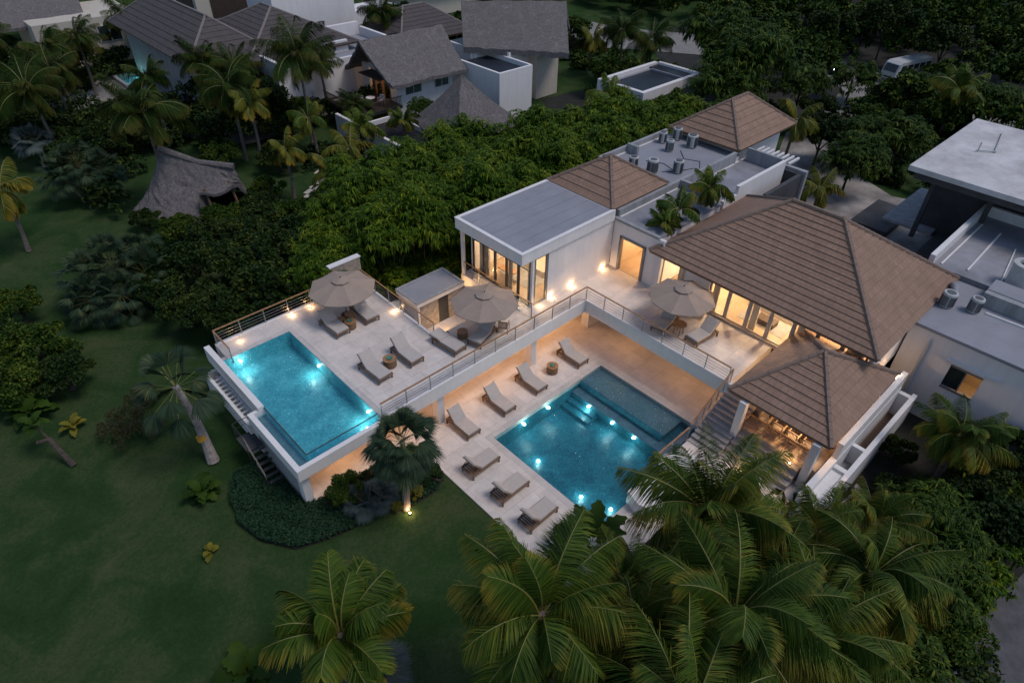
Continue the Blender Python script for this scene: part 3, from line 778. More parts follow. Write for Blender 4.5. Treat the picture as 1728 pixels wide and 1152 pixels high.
# small hipped roofs
part('tower_wall', MT['plaster'], villa, (31.25, 36.6, 23.25, 28.7, 6.5, 7.1))
hip_roof(villa, 31.0, 37.0, 23.05, 28.95, 7.2, 9.1, ((34.0, 26.0), (34.0, 26.0)), pitch=0.6, name='tower_roof')
part('tower_wall', MT['plaster'], villa, (46.6, 54.0, 23.7, 28.6, 0, 7.1))
hip_roof(villa, 45.7, 54.6, 22.8, 29.3, 7.2, 9.55, ((48.95, 26.05), (51.3, 26.05)), pitch=0.6, name='tower_roof')

# flat roofs of the bedroom wing
part('wing_wall', MT['plaster'], villa, (36.65, 46.5, 23.1, 29.3, 0, 6.5), (38.5, 47.2, 19.7, 23.1, 0, 6.1))
part('wing_roof', MT['membrane'], villa, (37.05, 46.5, 23.1, 29.3, 6.5, 6.6))
part('wing_roof', MT['membrane_dark'], villa, (38.45, 47.3, 19.7, 22.85, 6.1, 6.2))
part('parapet', MT['plaster_grey'], villa, (31.5, 45.6, 22.85, 23.1, 6.2, 7.1), (37.1, 45.6, 29.3, 29.55, 6.3, 7.05), (40.2, 40.45, 28.3, 29.3, 6.6, 7.3), (46.8, 47.05, 19.8, 22.7, 6.2, 7.2))
part('parapet', MT['plaster'], villa, (40.3, 46.8, 19.45, 19.7, 5.2, 7.2), (38.6, 40.3, 19.45, 19.7, 5.2, 6.6))
part('white_fillet', MT['white_paint'], villa, (38.5, 45.4, 22.76, 22.85, 6.2, 6.27), (31.6, 37.9, 22.76, 22.85, 6.58, 6.64), (37.3, 44.6, 29.2, 29.3, 6.6, 6.66))
part('rear_block', MT['concrete'], villa, (42.2, 47.4, 18.2, 18.5, 0, 6.4), (47.1, 47.4, 18.5, 19.7, 0, 6.4))
part('rear_block_edge', MT['plaster_grey'], villa, (47.4, 47.75, 18.0, 23.0, 0, 6.6))
b = MB()
for k in range(8): b.box(47.75, 49.4, 19.6+k*.42, 19.75+k*.42, 6.5, 6.68)
b.build('pergola_slat', MT['white_paint'], villa)
b = MB()
for pts in ([(40.0,27.2),(40.6,26.0),(40.2,24.9),(41,24.2)], [(43.6,26.6),(42.5,25.5),(43,24.4),(41.8,23.6)], [(39.3,25.2),(40.2,24.5),(41.6,24.0)]):
    b.tube([(x, y, 6.62) for x, y in pts], 0.03, 5)
b.build('roof_cable', MT['black'], villa)

# raised pool on the terrace
up = empty('raised_swimming_pool', (9.4, 26, 3), label='raised turquoise infinity pool with glass edge at the open corner of the upper terrace', cat='swimming pool')
X0, X1, Y0, Y1 = 7.40, 11.45, 21.72, 30.9
b = MB()
b.face([(X0,Y0,1.95),(X1,Y0,1.95),(X1,Y1,1.95),(X0,Y1,1.95)])
wallq(b, (X1-.012,Y0), (X1-.012,Y1-.012), 1.95, 2.985); wallq(b, (X0+.012,Y1-.012), (X1-.012,Y1-.012), 1.95, 2.985)
wallq(b, (X0+.012,26.0), (X0+.012,Y1-.012), 1.95, 2.985)
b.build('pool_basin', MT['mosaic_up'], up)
part('pool_body', MT['plaster'], up, (7.0, 11.7, 21.4, 31.15, 1.78, 1.93))
part('pool_coping', MT['coping'], up, (11.45, 11.75, 21.45, 30.9, 2.2, 3.006), (7.4, 11.75, 30.9, 31.2, 2.2, 3.006))
part('pool_beam', MT['plaster'], up, (7.08, 7.4, 26.0, 32.62, 2.15, 3.12))
b = MB(); b.box(X0-.05, X0, Y0-.05, 26.0, 1.95, 2.975); b.box(X0, X1+.2, Y0-.05, Y0, 1.95, 2.975)
b.build('acrylic_wall', MT['acrylic'], up)
b = MB(); b.box(X0-.056, X0+.01, Y0-.056, 26.0, 2.975, 2.99); b.box(X0+.01, X1+.2, Y0-.056, Y0+.01, 2.975, 2.99)
b.build('acrylic_edge', MT['dark_metal'], up)
b = MB(); b.face([(X0,Y0,2.95),(X1,Y0,2.95),(X1,Y1,2.95),(X0,Y1,2.95)])
b.build('water', MT['water_up'], up)
# catch basin round the corner, with its parapet
part('catch_basin', MT['plaster'], up, (6.53, 6.8, 21.06, 26.2, 2.2, 2.9), (6.8, 11.4, 21.06, 21.32, 2.2, 2.9), (6.8, 7.08, 26.0, 26.2, 2.2, 2.9))
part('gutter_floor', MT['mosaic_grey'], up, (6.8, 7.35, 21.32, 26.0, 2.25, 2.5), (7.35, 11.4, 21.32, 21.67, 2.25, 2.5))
b = MB(); b.face([(6.8,21.32,2.62),(11.4,21.32,2.62),(11.4,21.66,2.62),(7.34,21.66,2.62),(7.34,26.0,2.62),(6.8,26.0,2.62)])
b.build('gutter_water', MT['water_up'], up)
part('column', MT['plaster'], up, (6.68, 7.1, 21.34, 21.8, 0, 2.2))
part('support_wall', MT['plaster_grey'], up, (6.7, 6.9, 21.8, 26.0, 0, 2.2))
part('support_wall', MT['plaster_warm'], up, (8.0, 12.0, 26.4, 26.7, 0, 1.9))
b = MB()
for k in range(12): b.box(6.62, 7.08, 26.7+k*.38, 26.78+k*.38, 1.9, 1.97)
b.build('slatted_grille', MT['white_paint'], up)
part('grille_beam', MT['plaster'], up, (6.45, 6.62, 26.3, 31.6, 1.4, 2.05), (6.45, 7.3, 31.6, 31.8, 0, 2.05), (6.9, 7.08, 26.3, 31.6, 0, 1.7))
for (x, y, z) in ((11.40,27.6,2.45),(11.40,22.6,2.5),(10.9,22.0,2.1),(8.3,30.82,2.5)):
    l = MB(); l.lathe([(0,-.02),(.07,-.02),(.055,.03),(0,.04)], (x,y,z), 10)
    l.build('underwater_lamp', MT['lamp_pool'], up)
    point('underwater_light', (x-(.5 if x > 11 else 0), y-(.5 if y > 30 else 0), z-.02), 15, (0.8, 1.0, 0.93), 0.04, up)

# garden stair of steel behind the raised pool
st = empty('steel_stair', (6.2, 25.5, 0), label='small steel garden stair with railings under the corner of the raised pool', cat='staircase')
b = MB()
for k in range(6): b.box(5.9, 6.6, 23.6+k*.28, 23.8+k*.28, .25+k*.22, .28+k*.22)
b.build('tread', MT['dark_metal'], st)
part('landing', MT['concrete'], st, (5.75, 6.62, 25.3, 26.6, 1.3, 1.38))
b = MB()
for x in (5.78,):
    b.bar((x,23.5,1.1),(x,25.3,2.4),.03); b.bar((x,25.3,2.4),(x,26.6,2.4),.03); b.bar((x,23.5,.75),(x,25.3,2.0),.015)
    for y, z0, z1 in ((23.5,0,1.1),(24.4,.6,1.75),(25.3,0,2.4),(26.6,1.38,2.4)): b.bar((x,y,z0),(x,y,z1),.03)
    b.bar((x,25.3,2.0),(x,26.6,2.0),.015); b.bar((x,26.6,2.4),(6.6,26.6,2.4),.03); b.bar((x,26.6,2.0),(6.6,26.6,2.0),.015)
b.build('stair_railing', MT['dark_metal'], st)

# service hut in the lower court
tag(part('court_floor', MT['deck'], None, (17.62, 22.98, 24.72, 31.5, 1.0, 1.2)), kind='structure')
hut = empty('service_hut', (20, 28.5, 1.2), label='small flat roofed stone hut with a dark door between the terrace and the glazed room', cat='hut')
part('wall', MT['plaster'], hut, (18.35, 18.5, 27.5, 29.5, 1.2, 3.2), (18.5, 21.9, 29.4, 29.5, 1.2, 3.2))
part('stone_wall', MT['stone'], hut, (18.5, 19.95, 27.5, 27.65, 1.2, 3.2), (20.75, 21.95, 27.5, 27.65, 1.2, 3.2), (19.95, 20.75, 27.5, 27.65, 3.1, 3.2))
part('door', MT['dark_metal'], hut, (19.95, 20.75, 27.54, 27.6, 1.2, 3.1))
part('roof', MT['plaster'], hut, (18.25, 22.0, 27.4, 29.6, 3.2, 3.5))
part('roof_sheet', MT['membrane'], hut, (18.4, 21.85, 27.55, 29.45, 3.5, 3.53))
part('roof_edge', MT['plaster_grey'], hut, (18.22, 18.4, 27.37, 29.63, 3.5, 3.58), (21.85, 22.03, 27.37, 29.63, 3.5, 3.58), (18.4, 21.85, 27.37, 27.55, 3.5, 3.58), (18.4, 21.85, 29.45, 29.63, 3.5, 3.58))
point('hut_lamp', (22.3, 28.2, 2.6), 22, parent=hut)
point('hut_lamp', (19.6, 26.4, 1.7), 18, parent=hut)

# under-terrace lighting (recessed ceiling lamps)
for (x, y, e) in ((9.5,23.0,34),(13.5,22.7,34),(17.5,22.8,36),(20.6,22.8,38),(24.0,23.0,42),(26.8,23.4,42),(28.2,18.6,16),(28.3,14.5,12),(28.2,12.0,10)):
    zz = ZB-.08 if x > 12 else 1.66
    l = MB(); l.lathe([(0,-.0),(.07,0),(.07,.06),(0,.06)], (x,y,zz), 10)
    o = l.build('ceiling_lamp', MT['lamp'], villa)
    point('ceiling_light', (x, y, zz-.12), e*0.9, (1.0, 0.52, 0.22), .08, o)

# ------------------------------------------------------------------ staircase down to the pavilion landing
sc = empty('staircase', (24, 9.8, 0), label='grey stone staircase from the upper terrace down to the pavilion landing', cat='staircase')
b = MB()
for k in range(12):
    x1 = 27.0-k*.29; z = 3.0-(k+1)*.165
    b.box(x1-.29, x1, 8.9, 10.68, 0.0, z)
    b.box(x1-.31, x1-.0, 8.9, 10.68, z, z+.035)
b.build('step', MT['step'], sc)
part('side_wall', MT['plaster'], sc, (26.86, 27.2, 8.6, 10.78, 0, 2.99))
b = MB(); b.bar((26.96,10.75,4.0),(23.6,10.75,2.1),.085,.045)
hr = b.build('handrail', MT['teak'], sc)
b = MB()
for k in range(7):
    x = 26.96-k*.555; z = 4.0-k*.316
    b.bar((x,10.75,z-1.0),(x,10.75,z),.04)
for j in range(3): b.bar((26.96,10.75,3.3+.2*j),(23.6,10.75,1.4+.2*j),.018)
b.build('railing_post', MT['steel'], hr)
part('landing', MT['deck'], sc, (20.4, 23.52, 8.9, 10.66, 0, 1.0), (20.9, 25.3, 4.7, 8.9, 0, 1.0))
railing(sc, 'railing', [((23.45,10.72),(20.5,10.72))], 1.0)

# white plaster forms beside the pool
for i, (pts, lb) in enumerate((([(18.35,9.9),(18.6,10.75),(19.6,10.8),(20.3,10.5),(20.3,9.1),(19.3,9.0),(18.6,9.2)], 'white curved plaster slab at the pool corner, nearest to the water'),
                               ([(20.5,10.5),(21.6,10.85),(22.6,10.3),(22.6,9.0),(21.0,8.95),(20.5,9.6)], 'white rounded plaster slab below the stair railing'))):
    b = MB(); top = 0.85 if i == 0 else 1.25
    b.face([(x, y, top) for x, y in pts])
    for k in range(len(pts)):
        p, q = pts[k], pts[(k+1) % len(pts)]
        b.face([(p[0],p[1],-.0),(q[0],q[1],-.0),(q[0],q[1],top),(p[0],p[1],top)])
    o = b.build('plaster_planter', MT['white_paint'], bevel=0.08)
    tag(o, lb, 'planter')

# ------------------------------------------------------------------ dining pavilion
pv = empty('dining_pavilion', (29, 7.3, 1), label='open dining pavilion with a brown pyramid tile roof beside the stairs', cat='pavilion')
part('floor', MT['inner_floor'], pv, (25.35, 33.2, 4.7, 8.85, 1.0, 2.2), (27.2, 31.6, 8.85, 10.75, 1.0, 2.2))
b = MB()
for k in range(4): b.box(25.35-.36*(k+1)+.0, 25.35-.36*k, 5.4, 8.85, 1.0, 2.2-.28*(k+1))
b.build('step', MT['step'], pv)
for (x, y, z0) in ((24.95,8.8,1.0),(25.0,4.9,1.0),(32.6,4.9,2.2),(32.6,9.6,2.2)):
    part('column', MT['plaster'], pv, (x, x+.38, y, y+.38, z0, 4.05), bevel=.01)
hip_roof(pv, 25.15, 32.9, 4.5, 10.0, 4.2, 6.05, ((29.2, 7.4), (29.2, 7.4)), m_='tile', pitch=0.44)
rb = MB(); rb.bar((25.42,5.3,3.2),(25.42,8.75,3.2),.08,.05)
rr = rb.build('railing', MT['teak'], pv)
b = MB()
for k in range(4): b.bar((25.42,5.3+k*1.15,2.2),(25.42,5.3+k*1.15,3.2),.035)
for k in range(4): b.bar((25.42,5.3,2.38+.2*k),(25.42,8.75,2.38+.2*k),.02)
b.build('railing_bar', MT['teak'], rr)
point('pavilion_lamp', (27.2, 6.6, 3.9), 170, r=.15, parent=pv); point('pavilion_lamp', (30.5, 8.4, 3.7), 45, r=.15, parent=pv)

# long white wall beyond the pavilion
ww = empty('garden_wall', (29, 4.2, 0), label='long white stepped garden wall running along the pavilion, with deep open bays', cat='wall')
part('wall', MT['white_paint'], ww, (23.2, 34.4, 4.28, 4.6, 0, 2.5), (26.6, 34.4, 4.3, 4.58, 2.5, 3.5))
part('outer_wall', MT['white_paint'], ww, (22.6, 34.9, 3.45, 3.7, 0, 2.1))
part('bay_rib', MT['white_paint'], ww, (22.6, 22.9, 3.7, 4.28, 0, 2.1), (26.4, 26.7, 3.7, 4.28, 0, 2.12), (28.5, 28.75, 3.7, 4.28, 0, 2.12), (34.3, 34.6, 3.7, 4.28, 0, 2.12))
part('ledge', MT['white_paint'], ww, (22.9, 26.4, 3.7, 4.28, 0, 1.95))
part('bay_floor', MT['teak_grey'], ww, (28.75, 34.3, 3.7, 4.28, 0, .6)); part('bay_scoop', MT['plaster_grey'], ww, (26.7, 28.5, 3.7, 4.28, 0, 1.0))

# ------------------------------------------------------------------ neighbouring flat-roofed house on the right
nh = empty('neighbouring_house', (40, 0, 0), label='white flat roofed house with one lit window, right of the big tiled roof', cat='house')
part('wall', MT['plaster'], nh, (36.0, 36.3, 2.9, 5.5, 0, 5.5), (36.0, 36.3, -9, 1.3-.0, 0, 5.5), (36.0, 36.3, 1.3, 2.9, 0, 2.6), (36.0, 36.3, 1.3, 2.9, 4.1, 5.5),
     (36.3, 52, 5.2, 5.5, 0, 5.5), (36.3, 52, -9, -8.7, 0, 5.5))
part('roof', MT['membrane'], nh, (35.9, 42.2, -9.1, 5.35, 5.5, 5.68))
part('roof', MT['membrane_dark'], nh, (42.2, 52, -9.1, 7.1, 5.2, 6.0))
part('parapet', MT['plaster_grey'], nh, (40.3, 40.75, -9.1, 3.6, 5.68, 6.5), (35.88, 36.1, -9.1, -.6, 5.68, 5.8))
part('raised_roof', MT['membrane'], nh, (40.75, 42.2, -9.1, 3.6, 5.68, 6.55))
part('parapet', MT['white_paint'], nh, (42.0, 51.8, 6.9, 7.2, 6.0, 6.7), (51.6, 51.9, -9, 6.9, 6.0, 6.7), (42.6, 50, 6.5, 6.6, 6.0, 6.08))
b = MB(); b.bar((43,5.2,6.05),(49.5,5.3,6.05),.1); b.bar((43.1,3.4,6.05),(48,4.0,6.05),.07); b.bar((40.2,-9,5.73),(39.6,3.0,5.73),.1)
b.build('roof_pipe', MT['white_paint'], nh)
wb = MB(); wb.box(35.94, 36.02, 1.3, 2.9, 2.55, 2.66); wb.box(35.94, 36.02, 1.3, 2.9, 4.05, 4.14); wb.box(35.95, 36.1, 2.05, 2.11, 2.66, 4.05)
wn = wb.build('window', MT['frame_grey'], nh)
part('pane', MT['glass_dark'], wn, (36.1, 36.12, 2.11, 2.9, 2.66, 4.05)); part('pane', MT['glass'], wn, (36.1, 36.12, 1.3, 2.05, 2.66, 4.05))
part('window_hood', MT['white_paint'], nh, (35.8, 36.0, .6, 3.2, 4.35, 4.45))
part('room_lining', MT['inner_wall'], nh, (36.32, 38, -.2, -.1, .5, 5.4), (38, 38.1, -.2, 3.5, .5, 5.4), (36.32, 38, 2.2, 2.3, .5, 5.4), (36.32, 38, -.1, 2.2, 2.0, 2.1))
point('window_lamp', (37.1, 1.3, 4.6), 22, r=.1, parent=nh)
b = MB(); b.tube([(35.8,4.3,5.0),(35.8,4.3,.1)], .09, 8); b.build('downpipe', MT['ac_grey'], nh)

# unfinished grey building, upper right
ub = empty('unfinished_building', (60, 5, 0), label='unfinished concrete building with a broad pale flat roof, upper right', cat='building')
part('roof_slab', MT['roof_pale'], ub, (48.3, 61.5, -12, 11.8, 8.65, 9.0))
part('roof_beam', MT['concrete'], ub, (48.7, 49.1, -12, 11.4, 8.1, 8.65), (49.1, 61, 11.0, 11.4, 8.1, 8.65))
part('rear_wall', MT['concrete'], ub, (59, 59.4, -12, 11, 0, 8.4), (55, 59, 9.0, 9.2, 3.4, 8.4), (49.0, 61, -12, 9.2, 3.1, 3.4))
b = MB()
for y in (10.2, 6.6, 3.0, -.8, -4.6):
    b = MB(); b.box(50.2, 50.5, y, y+.3, 3.4, 8.65); b.build('column', MT['concrete'], ub)
part('inner_wall', MT['concrete'], ub, (52.4, 52.7, -12, 10.8, 3.4, 8.4))
part('canopy_slab', MT['plaster_grey'], ub, (51.3, 58.9, 9.4, 12.9, 3.42, 3.6))
part('lower_slab', MT['concrete'], ub, (55.3, 61, 13.2, 16.2, .0, .6), (46.5, 50.5, 7.5, 13.0, 0, .4))
b = MB(); b.bar((55,8.6,9.1),(59.5,9.4,9.1),.12); b.bar((55,8.6,9.1),(54.2,9.6,9.1),.08); b.tube([(54.3,9.5,9),(54.3,9.5,9.7)],.05,6); b.tube([(59.4,5.4,9),(59.4,5.4,10.2)],.05,6)
b.build('roof_pipe', MT['ac_grey'], ub)

# ------------------------------------------------------------------ furniture
def ordn(k): return ['first','second','third','fourth','fifth','sixth','seventh','eighth','ninth','tenth','eleventh','twelfth','thirteenth','fourteenth','fifteenth','sixteenth','seventeenth','eighteenth','nineteenth','twentieth'][k]

def make_lounger(ang, name='sun_lounger'):
    t = empty(name)
    W = .36
    b = MB()
    for s in (-1, 1):
        b.obox((s*W, -.1, .27), (.03,0,0), (0,.87,0), (0,0,.035))
    b.obox((0, -.95, .27), (W+.03,0,0), (0,.03,0), (0,0,.035)); b.obox((0, .76, .27), (W+.03,0,0), (0,.03,0), (0,0,.035))
    b.build('frame', MT['teak_grey'], t, world=False, bevel=.006)
    b = MB()
    for k in range(9): b.obox((0, -.86+k*.13, .285), (W-.03,0,0), (0,.04,0), (0,0,.01))
    for k in range(4): b.obox((0, .32+k*.12, .24), (W-.03,0,0), (0,.03,0), (0,0,.01))
    b.build('slats', MT['teak_grey'], t, world=False)
    for s in (-1, 1):
        for y in (-.9, .72):
            l = MB(); l.obox((s*W, y, .14), (.028,0,0), (0,.03,0), (0,0,.14)); l.build('leg', MT['teak_grey'], t, world=False)
    # arms that carry the back
    for s in (-1, 1):
        b = MB(); b.bar((s*W, .74, .30), (s*W, .36, .50), .03); b.bar((s*W,.2,.30),(s*W,.36,.50),.03)
        b.build('back_support', MT['teak_grey'], t, world=False)
    c = MB(); c.obox((0, -.36, .36), (.335,0,0), (0,.57,0), (0,0,.062)); sc_ = c.build('seat_cushion', MT['cushion'], t, world=False, bevel=.03)
    u = Vector((0, math.cos(ang), math.sin(ang))); nn = Vector((0, -math.sin(ang), math.cos(ang)))
    P0 = Vector((0, .2, .33))
    L = .39
    c = MB(); c.obox(P0+u*L+nn*.075, (.335,0,0), u*L, nn*.06); c.build('back_cushion', MT['cushion'], t, world=False, bevel=.03)
    c = MB()
    for s in (-1, 1): c.obox(P0+u*L+Vector((s*.31,0,0))-nn*.0, (.022,0,0), u*(L+.02), nn*.018)
    for k in range(6): c.obox(P0+u*(.08+k*.13)-nn*.005, (.30,0,0), u*.035, nn*.008)
    c.build('backrest', MT['teak_grey'], t, world=False)
    return t

def place(proto, first, loc, rz, label, cat, group=None):
    o = proto if first else copy_tree(proto)
    o.location = loc; o.rotation_euler = (0, 0, rz)
    if cat == 'sun lounger': o.scale = (1.22, 1.12, 1.15)
    tag(o, label, cat, group)
    return o

proto = make_lounger(R(46))
spots = [
 (13.55, 29.35, 3, 0.04, 'sun lounger left of the wicker tables under the rear parasol'),
 (15.62, 29.30, 3, -0.03, 'sun lounger right of the wicker tables under the rear parasol'),
 (13.12, 24.45, 3, 0.05, 'sun lounger left of the wicker drum on the open part of the upper deck'),
 (15.22, 24.40, 3, 0.02, 'sun lounger right of the wicker drum on the open part of the upper deck'),
 (24.80, 20.25, 0, 0.0, 'lower deck sun lounger to the right of the teak drum, beside the far pool corner'),
 (21.15, 20.30, 0, 0.0, 'lower deck sun lounger just left of the teak drum'),
 (18.52, 20.30, 0, 0.02, 'lower deck sun lounger, second from the left in the row under the long railing'),
 (15.80, 20.30, 0, 0.0, 'lower deck sun lounger at the left end of the row under the long railing'),
]
first = True
for x, y, z, a, lb in spots:
    place(proto, first, (x, y, z), a, lb, 'sun lounger', 'sun loungers with raised backs'); first = False
for x, y, z, a, lb in (
 (28.55, 16.25, 3, -PI/2+.15, 'sun lounger left of the table under the parasol on the right terrace'),
 (29.20, 14.05, 3, -PI/2-.1, 'sun lounger right of the parasol table, nearest to the glass doors'),
 (19.6, 22.75, 3, -PI/2+.3, 'sun lounger half hidden under the middle parasol, near the railing')):
    place(proto, False, (x, y, z), a, lb, 'sun lounger', 'sun loungers with raised backs')
flat = make_lounger(R(4))
tag(flat, 'sun lounger laid flat beside the middle parasol', 'sun lounger'); flat.location = (17.55, 23.55, 3); flat.rotation_euler = (0, 0, .1); flat.scale = (1.22, 1.12, 1.15)
proto2 = make_lounger(R(50))
first = True
for x, y, lb in ((14.62, 17.45, 'sun lounger facing the lower pool, farthest from the palms of the three beside the lawn'),
                 (14.62, 15.2, 'sun lounger facing the lower pool, middle one of the three beside the lawn'),
                 (14.55, 13.1, 'sun lounger facing the lower pool, closest to the palms of the three beside the lawn')):
    place(proto2, first, (x, y, 0), PI/2+.02, lb, 'sun lounger', 'sun loungers facing the pool'); first = False

def drum(x, y, z, r, h, label, m_='wicker', bowl=True):
    t = empty('drum_table', (x, y, z), 0, label, 'side table', 'drum side tables')
    r *= 1.1
    b = MB(); b.lathe([(r*.9,0),(r,.03),(r*.97,h*.3),(r,h*.5),(r*.97,h*.75),(r,h-.02),(r*.96,h)], (0,0,0), 20); b.build('body', MT[m_], t, world=False)
    b = MB(); b.lathe([(r*1.02,h+.002),(r*1.02,h+.035),(r*.5,h+.037)], (0,0,0), 20); b.build('table_top', MT['teak'], t, world=False)
    if bowl:
        b = MB(); b.lathe([(r*.3,h+.04),(r*.45,h+.09),(r*.42,h+.1),(r*.1,h+.06)], (0,0,0), 16); b.build('glass_bowl', MT['green_glass'], t, world=False)
drum(14.35, 28.75, 3, .30, .45, 'wicker drum table with a teak top, nearest of three under the rear parasol')
drum(14.75, 29.45, 3, .26, .42, 'small wicker drum table close to the pole of the rear parasol', bowl=False)
drum(14.1, 29.35, 3, .22, .40, 'small wicker drum table beside the left lounger under the rear parasol', bowl=False)
drum(14.10, 24.35, 3, .34, .48, 'wicker drum table with a green bowl between two loungers on the open upper deck')
drum(22.95, 20.15, 0, .33, .50, 'teak drum table with a green bowl on the lower deck')
drum(18.7, 23.6, 3, .28, .42, 'wicker drum table beside the pole of the middle parasol', bowl=False)

def make_parasol():
    t = empty('parasol')
    rw, zr, za = 2.0, 2.02, 2.62
    b = MB(); n = 8
    ph = PI/8
    def rim(k, r, z): a = 2*PI*k/n+ph; return Vector((math.cos(a)*r, math.sin(a)*r, z))
    for k in range(n):
        # each panel sags a little between its ribs
        rows = []
        for i in range(6):
            f = .2+.8*i/5
            row = []
            for j in range(5):
                s = j/4
                p = rim(k, rw*f, za-(za-zr)*f**1.12).lerp(rim(k+1, rw*f, za-(za-zr)*f**1.12), s)
                p.z -= .07*f*math.sin(PI*s)*(.4+.6*f)
                row.append(p)
            rows.append(row)
        for i in range(5):
            for j in range(4): b.face([rows[i][j], rows[i+1][j], rows[i+1][j+1], rows[i][j+1]])
        for j in range(4):
            p, q = rows[5][j], rows[5][j+1]
            b.face([p, p-Vector((0,0,.05)), q-Vector((0,0,.05)), q])
    ca = b.build('canopy', MT['parasol'], t, world=False)
    b = MB(); apex = Vector((0,0,za+.12))
    for k in range(n):
        p, q = rim(k, .55, za-.045), rim(k+1, .55, za-.045)
        b.face([apex, p, q]); b.face([p, p-Vector((0,0,.035)), q-Vector((0,0,.035)), q])
    b.build('vent_cap', MT['parasol'], ca, world=False)
    b = MB()
    for k in range(n):
        b.bar((0,0,za-.03), rim(k, rw*.99, zr-.02), .03)
        b.bar((0,0,za-.55), rim(k, rw*.55, za-(za-zr)*.55-.04), .022)
    b.build('ribs', MT['teak'], t, world=False)
    b = MB(); b.tube([(0,0,.05),(0,0,za+.1)], .032, 10); b.build('pole', MT['teak'], t, world=False)
    b = MB(); b.lathe([(.02,za+.1),(.035,za+.14),(.03,za+.19),(.0,za+.21)], (0,0,0), 10); b.build('finial', MT['dark_wood'], t, world=False)
    b = MB(); b.lathe([(.34,0),(.34,.06),(.1,.09),(.06,.3),(.045,.3)], (0,0,0), 20); b.build('base', MT['dark_metal'], t, world=False)
    return t
pp = make_parasol()
for i, (x, y, a, lb) in enumerate(((14.85, 30.0, .1, 'taupe parasol over the loungers at the rear of the upper deck'),
      (20.15, 23.25, .3, 'taupe parasol in the middle, between the stone hut and the long railing'),
      (29.2, 15.9, -.1, 'taupe parasol on the right terrace in front of the main roof'))):
    place(pp, i == 0, (x, y, 3), a, lb, 'parasol', 'octagonal parasols')

def chair(x, y, z, rz, label, m_='teak', cat='chair', group=None):
    t = empty('armchair', (x, y, z), rz, label, cat, group)
    b = MB(); b.obox((0,0,.42), (.26,0,0), (0,.26,0), (0,0,.03)); b.build('seat', MT['cushion'], t, world=False, bevel=.015)
    b = MB()
    for s in (-1,1):
        b.bar((s*.27,-.25,0),(s*.27,-.25,.64),.04); b.bar((s*.27,.25,0),(s*.25,.33,.9),.04); b.bar((s*.27,-.27,.64),(s*.27,.30,.66),.05,.03)
    b.bar((-.27,.33,.88),(.27,.33,.88),.04,.07); b.bar((-.27,-.25,.38),(.27,-.25,.38),.03); b.bar((-.27,.26,.38),(.27,.26,.38),.03)
    b.build('frame', MT[m_], t, world=False)
    b = MB()
    for k in range(7): b.bar((-.21+k*.07,.28,.42),(-.21+k*.07,.33,.86),.022)
    b.build('backrest', MT[m_], t, world=False)
    return t
# wicker egg-shaped chair and table under the middle parasol, table under the right one
def round_table(x, y, z, r, label, cat='table'):
    t = empty('round_table', (x, y, z), 0, label, cat)
    b = MB(); b.lathe([(r-.02,.70),(r,.72),(r,.74),(r-.02,.75)], (0,0,0), 24); b.build('table_top', MT['teak'], t, world=False)
    for k in range(4):
        b = MB(); a = PI/4+k*PI/2; b.bar((math.cos(a)*r*.7,math.sin(a)*r*.7,0),(math.cos(a)*r*.5,math.sin(a)*r*.5,.7),.05)
        b.build('leg', MT['teak'], t, world=False)
round_table(28.45, 15.25, 3, .42, 'small round teak table under the parasol on the right terrace')
chair(20.9, 22.4, 3, 2.2, 'teak armchair in the shade of the middle parasol beside the railing')
chair(21.3, 23.6, 3, 1.1, 'teak armchair behind the middle parasol, nearest to the glazed room')
# dining set in the pavilion
t = empty('dining_table', (27.1, 6.8, 2.2), 0, 'long dining table under the pavilion roof', 'table')
b = MB(); b.obox((0,0,.74), (.5,0,0), (0,1.4,0), (0,0,.03)); b.build('table_top', MT['teak'], t, world=False, bevel=.01)
for sx in (-1,1):
    for sy in (-1,1):
        l = MB(); l.obox((sx*.42, sy*1.25, .355), (.04,0,0), (0,.04,0), (0,0,.355)); l.build('leg', MT['teak'], t, world=False)
for k, y in enumerate((5.7, 6.5, 7.3, 8.1)):
    chair(26.3, y, 2.2, PI/2, 'dining armchair behind the pavilion railing, %s from the right pillar' % ordn(k), 'pale_wood', group='dining armchairs in the pavilion')
for k, y in enumerate((5.9, 6.9, 7.9)):
    chair(27.95, y, 2.2, -PI/2, 'dining armchair across the pavilion table, %s from the right pillar' % ordn(k), 'pale_wood', group='dining armchairs in the pavilion')

def rattan(x, y, z, rz, label, m_):
    t = empty('garden_armchair', (x, y, z), rz, label, 'armchair')
    b = MB(); b.lathe([(.34,.06),(.4,.2),(.42,.42),(.36,.42),(.3,.36)], (0,0,0), 18); b.build('seat', MT[m_], t, world=False)
    b = MB()
    for k in range(9):
        a = PI*k/8
        b.tube([(math.cos(a)*.41, math.sin(a)*.41, .4), (math.cos(a)*.46, math.sin(a)*.46, .62+.2*math.sin(a))], .03, 6)
    b.tube([(math.cos(PI*k/10)*.46, math.sin(PI*k/10)*.46, .62+.2*math.sin(PI*k/10)) for k in range(11)], .035, 6)
    b.build('backrest', MT[m_], t, world=False)
rattan(23.9, 2.75, 0, 2.4, 'white garden armchair on the rubble path by the long white wall', 'white_paint')
rattan(24.8, 2.35, 0, .6, 'grey garden armchair on the rubble path, right of the white one', 'ac_grey')

